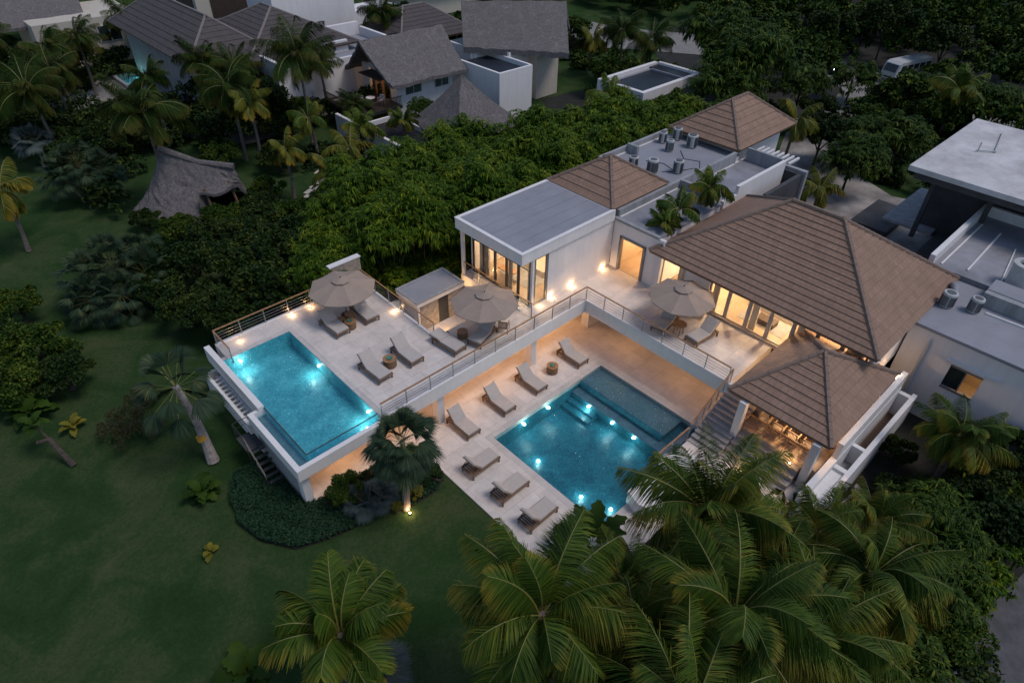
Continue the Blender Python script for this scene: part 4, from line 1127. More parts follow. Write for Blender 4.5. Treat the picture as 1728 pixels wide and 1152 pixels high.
# floor and wall lamps
def uplight(x, y, z, label, e=9, r=.05, group='small warm floor lamps'):
    t = empty('floor_lamp', (x, y, z), 0, label, 'lamp', group)
    b = MB(); b.lathe([(.06,0),(.06,.05),(.045,.05)], (0,0,0), 12); b.build('housing', MT['dark_metal'], t, world=False)
    b = MB(); b.lathe([(.044,.045),(.044,.06),(.0,.065)], (0,0,0), 12); b.build('lens', MT['lamp'], t, world=False)
    l = bpy.data.lights.new('lamp_light', 'POINT'); l.energy = e*0.95; l.color = (1,.62,.3); l.shadow_soft_size = r
    o = bpy.data.objects.new('lamp_light', l); COL.objects.link(o); o.parent = t; o.location = (0,0,.16)
for x, y, z, e, lb in (
  (25.45, 22.85, 3, 7, 'floor lamp washing the white wall, nearest to the glazed corner'), (27.35, 22.85, 3, 9, 'floor lamp at the middle of the white wall'),
  (30.5, 22.85, 3, 10, 'floor lamp in the inner corner of the white wall'), (24.3, 22.75, 3, 5, 'floor lamp at the foot of the glazed corner post'),
  (12.35, 32.15, 3, 7, 'floor lamp on the rear edge of the upper deck, left of the parasol'), (13.6, 32.15, 3, 7, 'floor lamp on the rear edge behind the parasol'),
  (17.2, 28.35, 3, 7, 'floor lamp by the right railing of the upper deck'), (8.9, 31.9, 3, 5, 'floor lamp beyond the far edge of the raised pool'),
  (24.55, 9.1, 1.0, 12, 'floor lamp at the foot of the pavilion pillar'), (24.3, 8.0, 1.0, 13, 'floor lamp on the landing, upper one of the pair by the palm'),
  (23.8, 7.7, 1.0, 8, 'floor lamp on the landing, lower one of the pair by the palm'), (25.1, 6.25, 1.95, 4, 'floor lamp on the pavilion steps, left of two close together'),
  (25.15, 5.9, 1.95, 4, 'floor lamp on the pavilion steps, right of two close together'),
  (10.15, 17.55, 0, 14, 'spotlight at the foot of the lit palm trunk')):
    uplight(x, y, z, lb, e)
t = empty('wall_lamp', (33.9, 4.75, 3.4), 0, 'bright square wall lamp under the pavilion eave at the far end', 'lamp')
b = MB(); b.box(-.12,.12,-.16,-.04,-.15,.15); b.build('lamp_glass', MT['lamp'], t, world=False)
l = bpy.data.lights.new('lamp_light', 'POINT'); l.energy = 14; l.color = (1,.62,.3); l.shadow_soft_size = .1
o = bpy.data.objects.new('lamp_light', l); COL.objects.link(o); o.parent = t; o.location = (0,-.35,0)

# rooftop equipment
def condenser(x, y, z, r, h, label, round_=False, rz=0.3):
    r, h = r*.74, h*.86
    t = empty('air_conditioner', (x, y, z), rz, label, 'air conditioner', 'rooftop air conditioners')
    b = MB(); b.lathe([(r,0.06),(r,h),(r*.92,h+.05),(r*.7,h+.05)] if round_ else [(r,.06),(r,h*.98),(r*.95,h)], (0,0,0), 20 if round_ else 8, ph=PI/8); b.build('casing', MT['ac_grey'], t, world=False)
    b = MB()
    n = 48
    for k in range(n):
        a = 2*PI*k/n
        if (k//6) % 2 or (round_ and k % 6): b.bar((math.cos(a)*r*.985, math.sin(a)*r*.985, .12), (math.cos(a)*r*.985, math.sin(a)*r*.985, h*.88), r*.085)
    b.build('side_grille', MT['ac_fin'], t, world=False)
    b = MB(); b.lathe([(r*.66,h+.052),(r*.66,h+.06),(r*.2,h+.075)], (0,0,0), 20); b.build('fan_grille', MT['ac_fin'], t, world=False)
condenser(38.4, 27.2, 6.6, .48, .95, 'octagonal air conditioner, leftmost on the flat roof between the tile roofs')
condenser(38.75, 25.7, 6.6, .55, 1.1, 'tall round air conditioner close behind the nearer pyramid roof', True)
condenser(40.1, 24.4, 6.6, .52, 1.1, 'pale octagonal air conditioner standing nearest to the roof palms')
condenser(42.9, 27.2, 6.6, .42, 1.0, 'round drum shaped air conditioner under the duct elbow', True)
condenser(45.3, 28.2, 6.6, .5, 1.1, 'air conditioner against the eave corner of the farther pyramid roof')
condenser(44.9, 26.5, 6.6, .58, 1.15, 'broad octagonal air conditioner beside the farther pyramid roof')
condenser(43.9, 28.6, 6.6, .45, 1.0, 'square shouldered air conditioner beside the low rear parapet')
condenser(38.75, 4.85, 5.68, .52, 1.0, 'round air conditioner with a coiled pipe beside the corner of the main roof', True)
condenser(39.3, 3.6, 5.68, .45, 1.0, 'smaller round air conditioner on the right hand flat roof', True)
t = empty('roof_vent', (43.5, 2.7, 6.0), 0, 'large open topped metal roof vent on the right hand house', 'vent')
b = MB(); b.lathe([(.62,0),(.66,1.1),(.72,1.45),(.45,1.5),(.4,1.2)], (0,0,0), 24); b.build('drum', MT['ac_grey'], t, world=False)
b = MB(); b.lathe([(.40,1.25),(.40,1.3),(.1,1.3)], (0,0,0), 20); b.build('opening', MT['black'], t, world=False)
t = empty('duct_hood', (40.2, 5.0, 5.68), .4, 'curved pale metal duct hood between the two levels of the right hand roof', 'duct')
b = MB(); b.tube([(-.7,0,.1),(-.5,0,.4),(.0,0,.5),(.5,0,.4),(.8,0,.15)], [.16,.18,.2,.18,.16], 12); b.build('hood', MT['membrane'], t, world=False, smooth=True)

# ------------------------------------------------------------------ houses farther off
def thatch_roof(name, parent, ridge, base, z0, z1, th=.35, sag=.25, m_='thatch', n=14, rough=.10, seed=0):
    """ridge (p,q), base quad a,b,c,d (a-b the side under p->q, c-d the other); gable ends open"""
    rg = random.Random(seed)
    a, b_, c, d = [Vector((x, y, z0)) for x, y in base]
    p, q = Vector((*ridge[0], z1)), Vector((*ridge[1], z1))
    mb = MB()
    def side(e0, e1, r0, r1):
        g = []
        for i in range(n+1):
            row = []
            for j in range(n+1):
                s, t_ = i/n, j/n
                v = e0.lerp(e1, s).lerp(r0.lerp(r1, s), t_)
                v.z += -sag*math.sin(PI*t_) + rg.uniform(-rough, rough)
                row.append(v)
            g.append(row)
        for i in range(n):
            for j in range(n): mb.face([g[i][j], g[i+1][j], g[i+1][j+1], g[i][j+1]])
        for i in range(n):   # the thick cut edge
            mb.face([g[i][0], g[i][0]-Vector((0,0,th)), g[i+1][0]-Vector((0,0,th)), g[i+1][0]])
        for e in (0, n):
            for j in range(n): mb.face([g[e][j], g[e][j+1], g[e][j+1]-Vector((0,0,th)), g[e][j]-Vector((0,0,th))])
        for i in range(n):
            for j in range(n):
                D_ = Vector((0,0,th)); mb.face([g[i][j]-D_, g[i][j+1]-D_, g[i+1][j+1]-D_, g[i+1][j]-D_])
    side(a, b_, p, q); side(d, c, p, q)
    return mb.build(name, MT[m_], parent)

h = empty('thatched_house', (43, 63, 0), 0, 'white house with a steep grey thatched roof and a lit balcony, behind the hedge', 'house')
part('wall', MT['plaster'], h, (40.0, 47.6, 60.0, 60.25, 0, 4.7), (47.35, 47.6, 60.25, 66.5, 0, 4.7), (40.0, 40.3, 60.25, 61.2, 0, 5.4), (40.0, 40.3, 65.2, 66.5, 0, 5.4), (40.0, 40.3, 61.2, 65.2, 5.0, 5.8))
part('room_wall', MT['inner_wall'], h, (42.6, 42.8, 60.3, 66.4, 2.5, 5.0))
part('gable_panel', MT['dark_wood'], h, (39.6, 39.8, 61.6, 65.0, 5.8, 6.9))
thatch_roof('thatched_roof', h, ((38.0,63.3),(49.0,63.3)), ((38.6,58.7),(48.7,58.7),(48.7,67.9),(38.6,67.9)), 4.7, 8.4, seed=2)
for x0, x1 in ((41.0, 43.2), (45.0, 47.0)):
    f = part('window', MT['white_paint'], h, (x0, x1, 59.93, 60.0, 3.0, 4.5), (x0, x1, 59.9, 59.93, 2.93, 3.0))
    part('pane', MT['glass_green'], f, (x0+.08, (x0+x1)/2-.05, 59.89, 59.93, 3.07, 4.43), ((x0+x1)/2+.05, x1-.08, 59.89, 59.93, 3.07, 4.43))
part('balcony', MT['black'], h, (34.6, 40.0, 59.2, 66.2, 2.1, 2.4))
b = MB(); b.box(34.75, 35.3, 59.6, 64.5, 2.41, 2.75); b.build('planter_box', MT['plaster_warm'], h)
b = MB()
for k in range(30): b.box(34.6+k*.18, 34.64+k*.18, 59.2, 59.25, 2.4, 3.35)
for k in range(38): b.box(34.6, 34.65, 59.2+k*.185, 59.24+k*.185, 2.4, 3.35)
b.box(34.55, 40.0, 59.17, 59.27, 3.35, 3.42); b.box(34.55, 34.68, 59.27, 66.2, 3.35, 3.42)
b.build('railing', MT['dark_wood'], h)
part('awning', MT['dark_wood'], h, (38.3, 40.2, 60.8, 64.6, 4.85, 4.95))
part('door_frame', MT['teak'], h, (39.96, 40.1, 61.2, 61.35, 2.4, 5.0), (39.96, 40.1, 62.5, 62.9, 2.4, 5.0), (39.96, 40.1, 64.0, 64.3, 2.4, 5.0))
point('balcony_lamp', (41.4, 62.4, 4.5), 34, r=.15, parent=h); point('balcony_lamp', (39.0, 62.0, 4.5), 14, r=.12, parent=h)
part('garden_wall', MT['plaster'], h, (33.6, 33.95, 47.5, 62.5, 0, 2.1), (37.7, 38.0, 50.0, 58.6, 0, 2.3), (33.95, 37.7, 58.2, 58.5, 0, 2.0))
b = MB()
for k in range(18): b.box(33.95, 37.7, 50.2+k*.42, 50.42+k*.42, 1.75, 1.83)
b.build('pergola', MT['black'], h)
t = empty('balcony_table', (37.6, 61.6, 2.4), 0, 'small white table on the dark balcony of the thatched house', 'table')
b = MB(); b.lathe([(.5,.7),(.5,.74),(.1,.75)], (0,0,0), 18); b.build('table_top', MT['white_paint'], t, world=False)
b = MB(); b.lathe([(.3,0),(.3,.04),(.05,.06),(.05,.7)], (0,0,0), 14); b.build('stand', MT['dark_metal'], t, world=False)
chair(38.5, 61.0, 2.4, -1.2, 'pale armchair nearer the wall on the balcony of the thatched house', 'white_paint')
chair(37.0, 62.7, 2.4, .8, 'pale armchair nearer the corner on the balcony of the thatched house', 'white_paint')
h = empty('thatched_shelter', (41, 50, 0), 0, 'grey thatched pyramid roof below the thatched house, rising out of the hedge', 'hut')
b = MB()
A = [(36.2,45.6,2.2),(46.0,45.6,2.4),(47.2,54.5,3.2),(38.2,55.3,2.4)]
ap = Vector((41.6,51.0,7.2)); rg = random.Random(4)
for i in range(4):
    p, q = Vector(A[i]), Vector(A[(i+1)%4]); N = 10
    grid = [[p.lerp(q, s/N).lerp(ap, t_/N)+Vector((0,0,-.3*math.sin(PI*t_/N)+(rg.uniform(-.08,.08) if 0 < s < N else 0))) for t_ in range(N+1)] for s in range(N+1)]
    for s in range(N):
        for t_ in range(N): b.face([grid[s][t_], grid[s+1][t_], grid[s+1][t_+1], grid[s][t_+1]])
        b.face([grid[s][0], grid[s][0]-Vector((0,0,.35)), grid[s+1][0]-Vector((0,0,.35)), grid[s+1][0]])
b.build('thatched_roof', MT['thatch'], h)
part('post', MT['teak_grey'], h, (38, 38.3, 47, 47.3, 0, 2.6), (44.5, 44.8, 47, 47.3, 0, 2.6), (44.5, 44.8, 53, 53.3, 0, 3.0))
h = empty('far_thatched_house', (59, 60, 0), 0, 'beige house with a rounded grey thatched roof beside the flat roofs, top centre', 'house')
part('wall', MT['plaster_warm'], h, (57.3, 61.0, 56.2, 62, 0, 6.2))
thatch_roof('thatched_roof', h, ((54.5,66.5),(64.2,58.4)), ((50.9,61.9),(58.6,52.4),(68,61),(60,70.5)), 5.9, 9.6, th=.6, seed=5)
h = empty('flat_roofed_annex', (54, 57, 0), 0, 'white flat roofed blocks with black roof panels between the two thatched houses', 'house')
part('wall', MT['plaster'], h, (49.0, 49.3, 53.6, 61.0, 0, 5.2), (49.3, 54.0, 53.6, 53.9, 0, 5.2), (53.8, 54.1, 53.9, 61.0, 0, 5.2), (54.1, 59.6, 57.6, 57.9, 0, 5.6), (59.3, 59.6, 57.9, 67, 0, 5.6), (51.5, 51.8, 61.3, 67, 0, 5.8), (51.8, 59.3, 61.0, 61.3, 0, 5.8))
part('roof_panel', MT['solar'], h, (49.3, 53.8, 53.9, 61.0, 4.5, 4.7), (54.1, 59.3, 57.9, 61.0, 4.9, 5.1), (51.8, 59.3, 61.3, 67, 5.1, 5.3))
h = empty('flat_roofed_lodge', (63, 44, 0), 0, 'low white lodge with a black flat roof inside a pale parapet, among trees', 'house')
part('wall', MT['plaster'], h, (57.4, 57.9, 40.6, 46.9, 0, 4.6), (57.9, 68.0, 40.6, 41.1, 3.6, 4.6), (67.6, 68.1, 41.1, 46.9, 0, 4.6), (57.9, 68.1, 46.4, 46.9, 0, 4.6))
part('wall', MT['plaster_grey'], h, (57.9, 67.6, 41.3, 41.5, 0, 3.6))
part('roof_panel', MT['solar'], h, (57.9, 65.8, 41.1, 46.0, 3.9, 4.1), (66.0, 67.6, 41.1, 46.4, 4.2, 4.35))
part('roof_strip', MT['membrane'], h, (57.9, 67.6, 46.0, 46.4, 3.9, 4.2), (65.8, 66.0, 41.1, 46.0, 3.9, 4.3))
h = empty('tiled_house', (33, 80, 0), 0, 'large house with dark grey tiled hipped roofs, top left', 'house')
hip_roof(h, 23.8, 33.2, 73.5, 98, 6.2, 9.6, ((28.5,93.5),(28.5,78)), m_='tile_grey', cap='cap_pale', pitch=.7)
hip_roof(h, 29.2, 43, 71.2, 87.0, 6.0, 9.4, ((36.1,80.5),(36.1,78.2)), m_='tile_grey', cap='cap_pale', pitch=.7, name='front_roof')
part('wall', MT['plaster_grey'], h, (25, 32, 75, 96.5, 0, 6.0), (30.5, 42, 72.6, 86, 0, 5.8))
h = empty('white_terraced_house', (40, 75, 0), 0, 'white box shaped house with stepped roof terraces beside the dark tiled roofs', 'house')
part('wall', MT['plaster'], h, (30.8, 31.2, 68.2, 77.5, 0, 6.4), (31.2, 46.5, 68.0, 68.4, 0, 5.6), (46.2, 46.6, 68.4, 76.5, 0, 6.2), (36.5, 46.5, 77.0, 77.5, 0, 6.6), (38.5, 48.5, 83.0, 90.0, 0, 9.2), (44.0, 52.0, 86.5, 94, 0, 8.0))
part('roof', MT['membrane'], h, (31.2, 46.2, 68.4, 77.0, 5.0, 5.2)); part('stair_block', MT['plaster'], h, (35.5, 41.5, 71.5, 76.8, 5.2, 6.4))
fb = part('window', MT['dark_metal'], h, (38.4, 38.5, 84.6, 85.8, 6.2, 7.4), (41.0, 42.2, 67.9, 68.0, 1.4, 3.0)); part('pane', MT['glass_dark'], fb, (38.37, 38.4, 84.7, 85.7, 6.3, 7.3))
h = empty('rear_white_house', (40, 100, 0), 0, 'white and beige house with dark timber balconies at the very top of the picture', 'house')
part('wall', MT['plaster_warm'], h, (36, 47, 101, 112, 0, 9.5), (47.0, 58, 98, 108, 0, 7.5)); part('timber_panel', MT['dark_wood'], h, (35.9, 36.0, 102, 108, 3.5, 8.8), (38.0, 46, 100.88, 101.0, 4, 7.4))
part('wall', MT['plaster'], h, (49, 60, 88, 92, 0, 5))
h = empty('dark_roofed_cottage', (54, 76, 0), 0, 'small house with a plain dark tiled roof behind the thatched house', 'house')
hip_roof(h, 48.5, 60.5, 71.0, 81.5, 4.6, 7.6, ((52.8,76.2),(56.2,76.2)), m_='tile_grey', cap='cap_pale', pitch=.7); part('wall', MT['plaster_warm'], h, (49.5, 59.5, 72, 80.5, 0, 4.5))
h = empty('corner_thatched_house', (20, 108, 0), 0, 'pinkish house with a broad pale thatched roof in the top left corner', 'house')
part('wall', MT['plaster_warm'], h, (16.5, 29.0, 103.8, 114, 0, 5.6))
thatch_roof('thatched_roof', h, ((2,116),(25,115)), ((2,106),(23.4,106.5),(27,126),(2,126)), 5.2, 9.6, seed=6)
fb = part('window', MT['white_paint'], h, (23.6, 26.4, 103.7, 103.8, 2.6, 4.6)); part('pane', MT['glass_dark'], fb, (23.7, 24.9, 103.66, 103.7, 2.7, 4.5), (25.1, 26.3, 103.66, 103.7, 2.7, 4.5))
h = empty('top_edge_house', (75, 88, 0), 0, 'long beige house with a low roof beyond the road at the top edge', 'house')
part('wall', MT['plaster_warm'], h, (64, 84, 97, 104, 0, 3.6)); part('roof', MT['thatch'], h, (63, 85, 96, 105, 3.6, 4.2))
far_pool = empty('far_swimming_pool', (24, 94, 0), 0, 'tiny turquoise swimming pool among the palms at upper left', 'swimming pool')
part('pool_edge', MT['coping'], far_pool, (21.8, 27.2, 91.4, 91.7, 0, .45), (21.8, 22.1, 91.7, 96.4, 0, .45), (26.9, 27.2, 91.7, 96.4, 0, .45), (22.1, 26.9, 96.1, 96.4, 0, .45))
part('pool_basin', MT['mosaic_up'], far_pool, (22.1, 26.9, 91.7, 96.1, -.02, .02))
b = MB(); b.face([(22.1,91.7,.38),(26.9,91.7,.38),(26.9,96.1,.38),(22.1,96.1,.38)]); b.build('water', MT['water_up'], far_pool)
for x, y in ((23.2, 92.8), (25.8, 92.8), (24.5, 95.2)): point('underwater_light', (x, y, .3), 34, (.6, 1.0, .97), .05, far_pool)

# the slumped thatched canopy on the left lawn
h = empty('thatched_palapa', (16, 57, 0), 0, 'weathered grey thatched palapa with a ragged open front, on the left lawn', 'hut')
rg = random.Random(11); b = MB(); NA, NR = 44, 14
rd0, rd1 = Vector((14.4, 57.4, 5.0)), Vector((18.8, 53.8, 3.3))
G = []
for i in range(NA):
    a = 2*PI*i/NA
    ux, uy = math.cos(a), math.sin(a)
    f = max(0, min(1, .5+.5*math.cos(a+.72)))        # towards the low end of the ridge
    top = rd0.lerp(rd1, f)
    rad = 3.8+.8*math.cos(2*(a+.72))
    base = Vector((15.6+ux*rad*1.12, 55.8+uy*rad, .25))
    if -1.75 < math.atan2(uy, ux) < -.75: base.z = 2.1; base = Vector((15.6+ux*rad*.95, 55.8+uy*rad*.8, 2.2))
    base.z += rg.uniform(0, .35)
    row = []
    for j in range(NR+1):
        t_ = j/NR
        v = top.lerp(base, t_); v.z -= 1.0*math.sin(PI*t_)*(1-.25*t_)*.75
        if 0 < j: v += Vector((rg.uniform(-.09,.09), rg.uniform(-.09,.09), rg.uniform(-.08,.08)))
        row.append(v)
    G.append(row)
for i in range(NA):
    k = (i+1) % NA
    for j in range(NR):
        b.face([G[i][j], G[i][j+1], G[k][j+1], G[k][j]])
        D_ = Vector((0,0,.25)); b.face([G[k][j]-D_, G[k][j+1]-D_, G[i][j+1]-D_, G[i][j]-D_])
    b.face([G[i][NR], G[i][NR]-D_, G[k][NR]-D_, G[k][NR]])
b.build('thatched_roof', MT['thatch'], h)
b = MB(); b.tube([rd0+Vector((0,0,.12)), rd0.lerp(rd1,.5)+Vector((0,0,-.25)), rd1+Vector((0,0,.15))], [.32,.24,.3], 8); b.build('ridge_roll', MT['thatch'], h)
for p_, q_ in (((15.9,52.8,0),(15.8,53.2,2.6)), ((18.2,53.2,0),(18.0,53.6,2.5))):
    b = MB(); b.tube([p_, q_], .12, 8); b.build('post', MT['teak_grey'], h)

# vehicles on the service road
def wheel(b, x, y, r, wd):
    b.tube([(x, y-wd/2, r), (x, y+wd/2, r)], r, 14)
v = empty('minibus', (100.2, 29.6, 0), R(-14)+PI, 'white minibus parked under the trees beside the service road', 'minibus')
b = MB()
prof = [(-3.6,.45),(3.35,.45),(3.6,.8),(3.5,1.55),(3.1,2.5),(2.6,2.75),(-3.5,2.75),(-3.65,2.2)]
for s in (-1, 1): b.face([(x, s*1.05, z) for x, z in prof][::s])
for i in range(len(prof)):
    p, q = prof[i], prof[(i+1) % len(prof)]
    b.face([(p[0],-1.05,p[1]),(q[0],-1.05,q[1]),(q[0],1.05,q[1]),(p[0],1.05,p[1])])
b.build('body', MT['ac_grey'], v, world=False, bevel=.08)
b = MB(); b.face([(3.53,-.9,1.6),(3.53,.9,1.6),(3.17,.85,2.45),(3.17,-.85,2.45)]); b.build('windscreen', MT['glass_dark'], v, world=False)
for s in (-1, 1):
    b = MB()
    for k in range(5): b.obox((-2.9+k*1.25, s*1.056, 2.0), (.52,0,0), (0,.01,0), (0,0,.33))
    b.build('side_window', MT['glass_dark'], v, world=False)
    b = MB(); b.obox((3.58, s*.75, .95), (.03,0,0), (0,.16,0), (0,0,.1)); b.build('headlight', MT['ac_grey'], v, world=False)
    for x in (-2.4, 2.4):
        b = MB(); wheel(b, x, s*.95, .42, .26); b.build('wheel', MT['black'], v, world=False)
b = MB(); b.obox((3.58,0,.95), (.02,0,0), (0,.5,0), (0,0,.09)); b.build('grille', MT['black'], v, world=False)
v = empty('car', (97.0, 37.0, 0), R(200), 'dark car with bright headlamps on the service road near the minibus', 'car')
b = MB()
prof = [(-2.1,.35),(2.1,.35),(2.2,.65),(2.05,.85),(1.1,.98),(.45,1.42),(-1.0,1.45),(-1.8,1.0),(-2.15,.9)]
for s in (-1, 1): b.face([(x, s*.85, z) for x, z in prof][::s])
for i in range(len(prof)):
    p, q = prof[i], prof[(i+1) % len(prof)]
    b.face([(p[0],-.85,p[1]),(q[0],-.85,q[1]),(q[0],.85,q[1]),(p[0],.85,p[1])])
MT['car_paint'] = mat('dark_car_paint', (.03,.035,.045), .2)
b.build('body', MT['car_paint'], v, world=False, bevel=.07)
b = MB(); b.face([(1.05,-.7,1.02),(1.05,.7,1.02),(.5,.62,1.4),(.5,-.62,1.4)]); b.build('windscreen', MT['glass_dark'], v, world=False)
for s in (-1, 1):
    b = MB(); b.obox((2.13, s*.6, .72), (.05,0,0), (0,.16,0), (0,0,.08)); b.build('headlight', MT['lamp_white'], v, world=False)
    for x in (-1.35, 1.35):
        b = MB(); wheel(b, x, s*.78, .33, .2); b.build('wheel', MT['black'], v, world=False)

# small things on the lawn
t = empty('lawn_flag', (8.4, 39.6, 0), 0, 'small white flag on a thin pole at the edge of the dark trees', 'flag')
b = MB(); b.tube([(0,0,0),(-.1,.05,1.9)], .02, 6); b.build('pole', MT['ac_grey'], t, world=False)
b = MB()
for k in range(5):
    x0, x1 = k*.12, (k+1)*.12
    b.face([(x0,.04*math.sin(k*1.4),1.35-.04*k),(x1,.04*math.sin((k+1)*1.4),1.33-.04*k),(x1,.04*math.sin((k+1)*1.4),1.78-.07*k),(x0,.04*math.sin(k*1.4),1.8-.06*k)])
b.build('cloth', MT['white_paint'], t, world=False)
t = empty('paving_rubble', (21.2, -3.6, 0), 0, 'pale broken slabs lying on the edge of the asphalt road', 'rubble')
rg = random.Random(3)
for k in range(6):
    b = MB(); x, y = rg.uniform(-.8,.8), rg.uniform(-.7,.7); a = rg.uniform(0,3)
    b.obox((x,y,.06), (.24*math.cos(a),.24*math.sin(a),0), (-.14*math.sin(a),.14*math.cos(a),.03), (0,0,.05)); b.build('slab', MT['plaster'], t, world=False)

# ------------------------------------------------------------------ plants
def np_mesh(name, V, F4, mats, mi=None, smooth=False, tip=None):
    """V (n,3), F4 (m,4) quads"""
    me = bpy.data.meshes.new(name)
    V = np.asarray(V, np.float32); F4 = np.asarray(F4, np.int32)
    me.vertices.add(len(V)); me.vertices.foreach_set('co', V.ravel())
    me.loops.add(F4.size); me.loops.foreach_set('vertex_index', F4.ravel())
    me.polygons.add(len(F4)); me.polygons.foreach_set('loop_start', np.arange(0, F4.size, 4, dtype=np.int32))
    for m_ in mats: me.materials.append(m_)
    if mi is not None: me.polygons.foreach_set('material_index', np.asarray(mi, np.int32))
    me.update(calc_edges=True)
    if tip is not None:
        at = me.attributes.new('tip', 'FLOAT', 'POINT'); at.data.foreach_set('value', np.asarray(tip, np.float32))
    return me

def link(name, me, parent=None, loc=(0, 0, 0)):
    o = bpy.data.objects.new(name, me); COL.objects.link(o); o.parent = parent; o.location = loc
    return o

def norm(a): return a/np.maximum(np.linalg.norm(a, axis=-1, keepdims=True), 1e-9)

def blades(base, dir_, nrm, length, width, bend=0.0, fold=0.0):
    """one pointed leaf per row: two quads (base to middle, middle to tip)"""
    n = len(base)
    side = norm(np.cross(dir_, nrm))
    L = length[:, None]; W = width[:, None]
    down = np.array([0, 0, -1.0])
    m = base+dir_*L*0.5+down*L*bend*0.22
    t = base+dir_*L*0.96+down*L*bend
    V = np.stack([base-side*W*.22, base+side*W*.22, m+side*W*.5, m-side*W*.5, t+side*W*.06, t-side*W*.06], 1).reshape(-1, 3)
    i = np.arange(n)*6
    F = np.concatenate([np.stack([i, i+1, i+2, i+3], 1), np.stack([i+3, i+2, i+4, i+5], 1)], 1).reshape(-1, 4)
    return V, F

def diamonds(c, dir_, nrm, L, W):
    side = norm(np.cross(dir_, nrm)); L = L[:, None]; W = W[:, None]
    V = np.stack([c-dir_*L*.5, c+side*W*.5+nrm*W*.12, c+dir_*L*.5, c-side*W*.5+nrm*W*.12], 1).reshape(-1, 3)
    return V, np.arange(len(V)).reshape(-1, 4)

def join(parts):
    Vs, Fs, Ms, o = [], [], [], 0
    for V, F, m_ in parts:
        Vs.append(V); Fs.append(F+o); Ms.append(np.full(len(F), m_)); o += len(V)
    return np.concatenate(Vs), np.concatenate(Fs), np.concatenate(Ms)

def crown_points(rg, n, lumps, rx, ry, rz, lump_r, flat=0.0):
    """points on the skins of many lumps spread over an ellipsoid crown, with their outward normals"""
    d = norm(rg.normal(size=(lumps, 3))); d[:, 2] = np.abs(d[:, 2])*1.0-.25
    rr = rg.uniform(.45, .95, (lumps, 1))
    C = d*rr*np.array([rx, ry, rz])
    R_ = rg.uniform(.6, 1.25, lumps)*lump_r
    k = rg.integers(0, lumps, n)
    nd_ = norm(rg.normal(size=(n, 3))+np.array([0, 0, .35]))
    P_ = C[k]+nd_*(R_[k]*rg.uniform(.62, 1.05, n))[:, None]*np.array([1, 1, .8])
    return P_, nd_

def bush_mesh(seed, n, rx, ry, rz, m_, leaf=.22, lumps=26, lump_r=.55, asp=.55, droop=.3, tip=None):
    rg = np.random.default_rng(seed)
    P_, N_ = crown_points(rg, n, lumps, rx, ry, rz, lump_r)
    out = norm(N_*.8+rg.normal(size=(n, 3))*.5+np.array([0, 0, -droop]))
    nr = norm(N_*.5+np.array([0, 0, .9])+rg.normal(size=(n, 3))*.45)
    nr = norm(nr-out*(nr*out).sum(1, keepdims=True))
    L = leaf*rg.uniform(.6, 1.35, n)
    V, F = diamonds(P_, out, nr, L, L*asp)
    return np_mesh('crown', V, F, [MT[m_]])

def bamboo_mesh(seed, tufts, rx, ry, rz, m_='bamboo', leaf=.42, lumps=30, lump_r=.75, per=10):
    rg = np.random.default_rng(seed)
    P_, N_ = crown_points(rg, tufts, lumps, rx, ry, rz, lump_r)
    base = np.repeat(P_, per, 0); nn = np.repeat(N_, per, 0); n = len(base)
    a = rg.uniform(0, 2*PI, n)
    out = norm(np.stack([np.cos(a), np.sin(a), np.zeros(n)], 1)*.75+nn*.75+np.array([0, 0, -.30])+rg.normal(size=(n, 3))*.12)
    nr = norm(np.cross(np.cross(out, np.array([0, 0, 1.0])), out)+rg.normal(size=(n, 3))*.25)
    L = leaf*rg.uniform(.6, 1.3, n)
    V, F = blades(base, out, nr, L, L*.20, bend=.45)
    return np_mesh('crown', V, F, [MT[m_]])

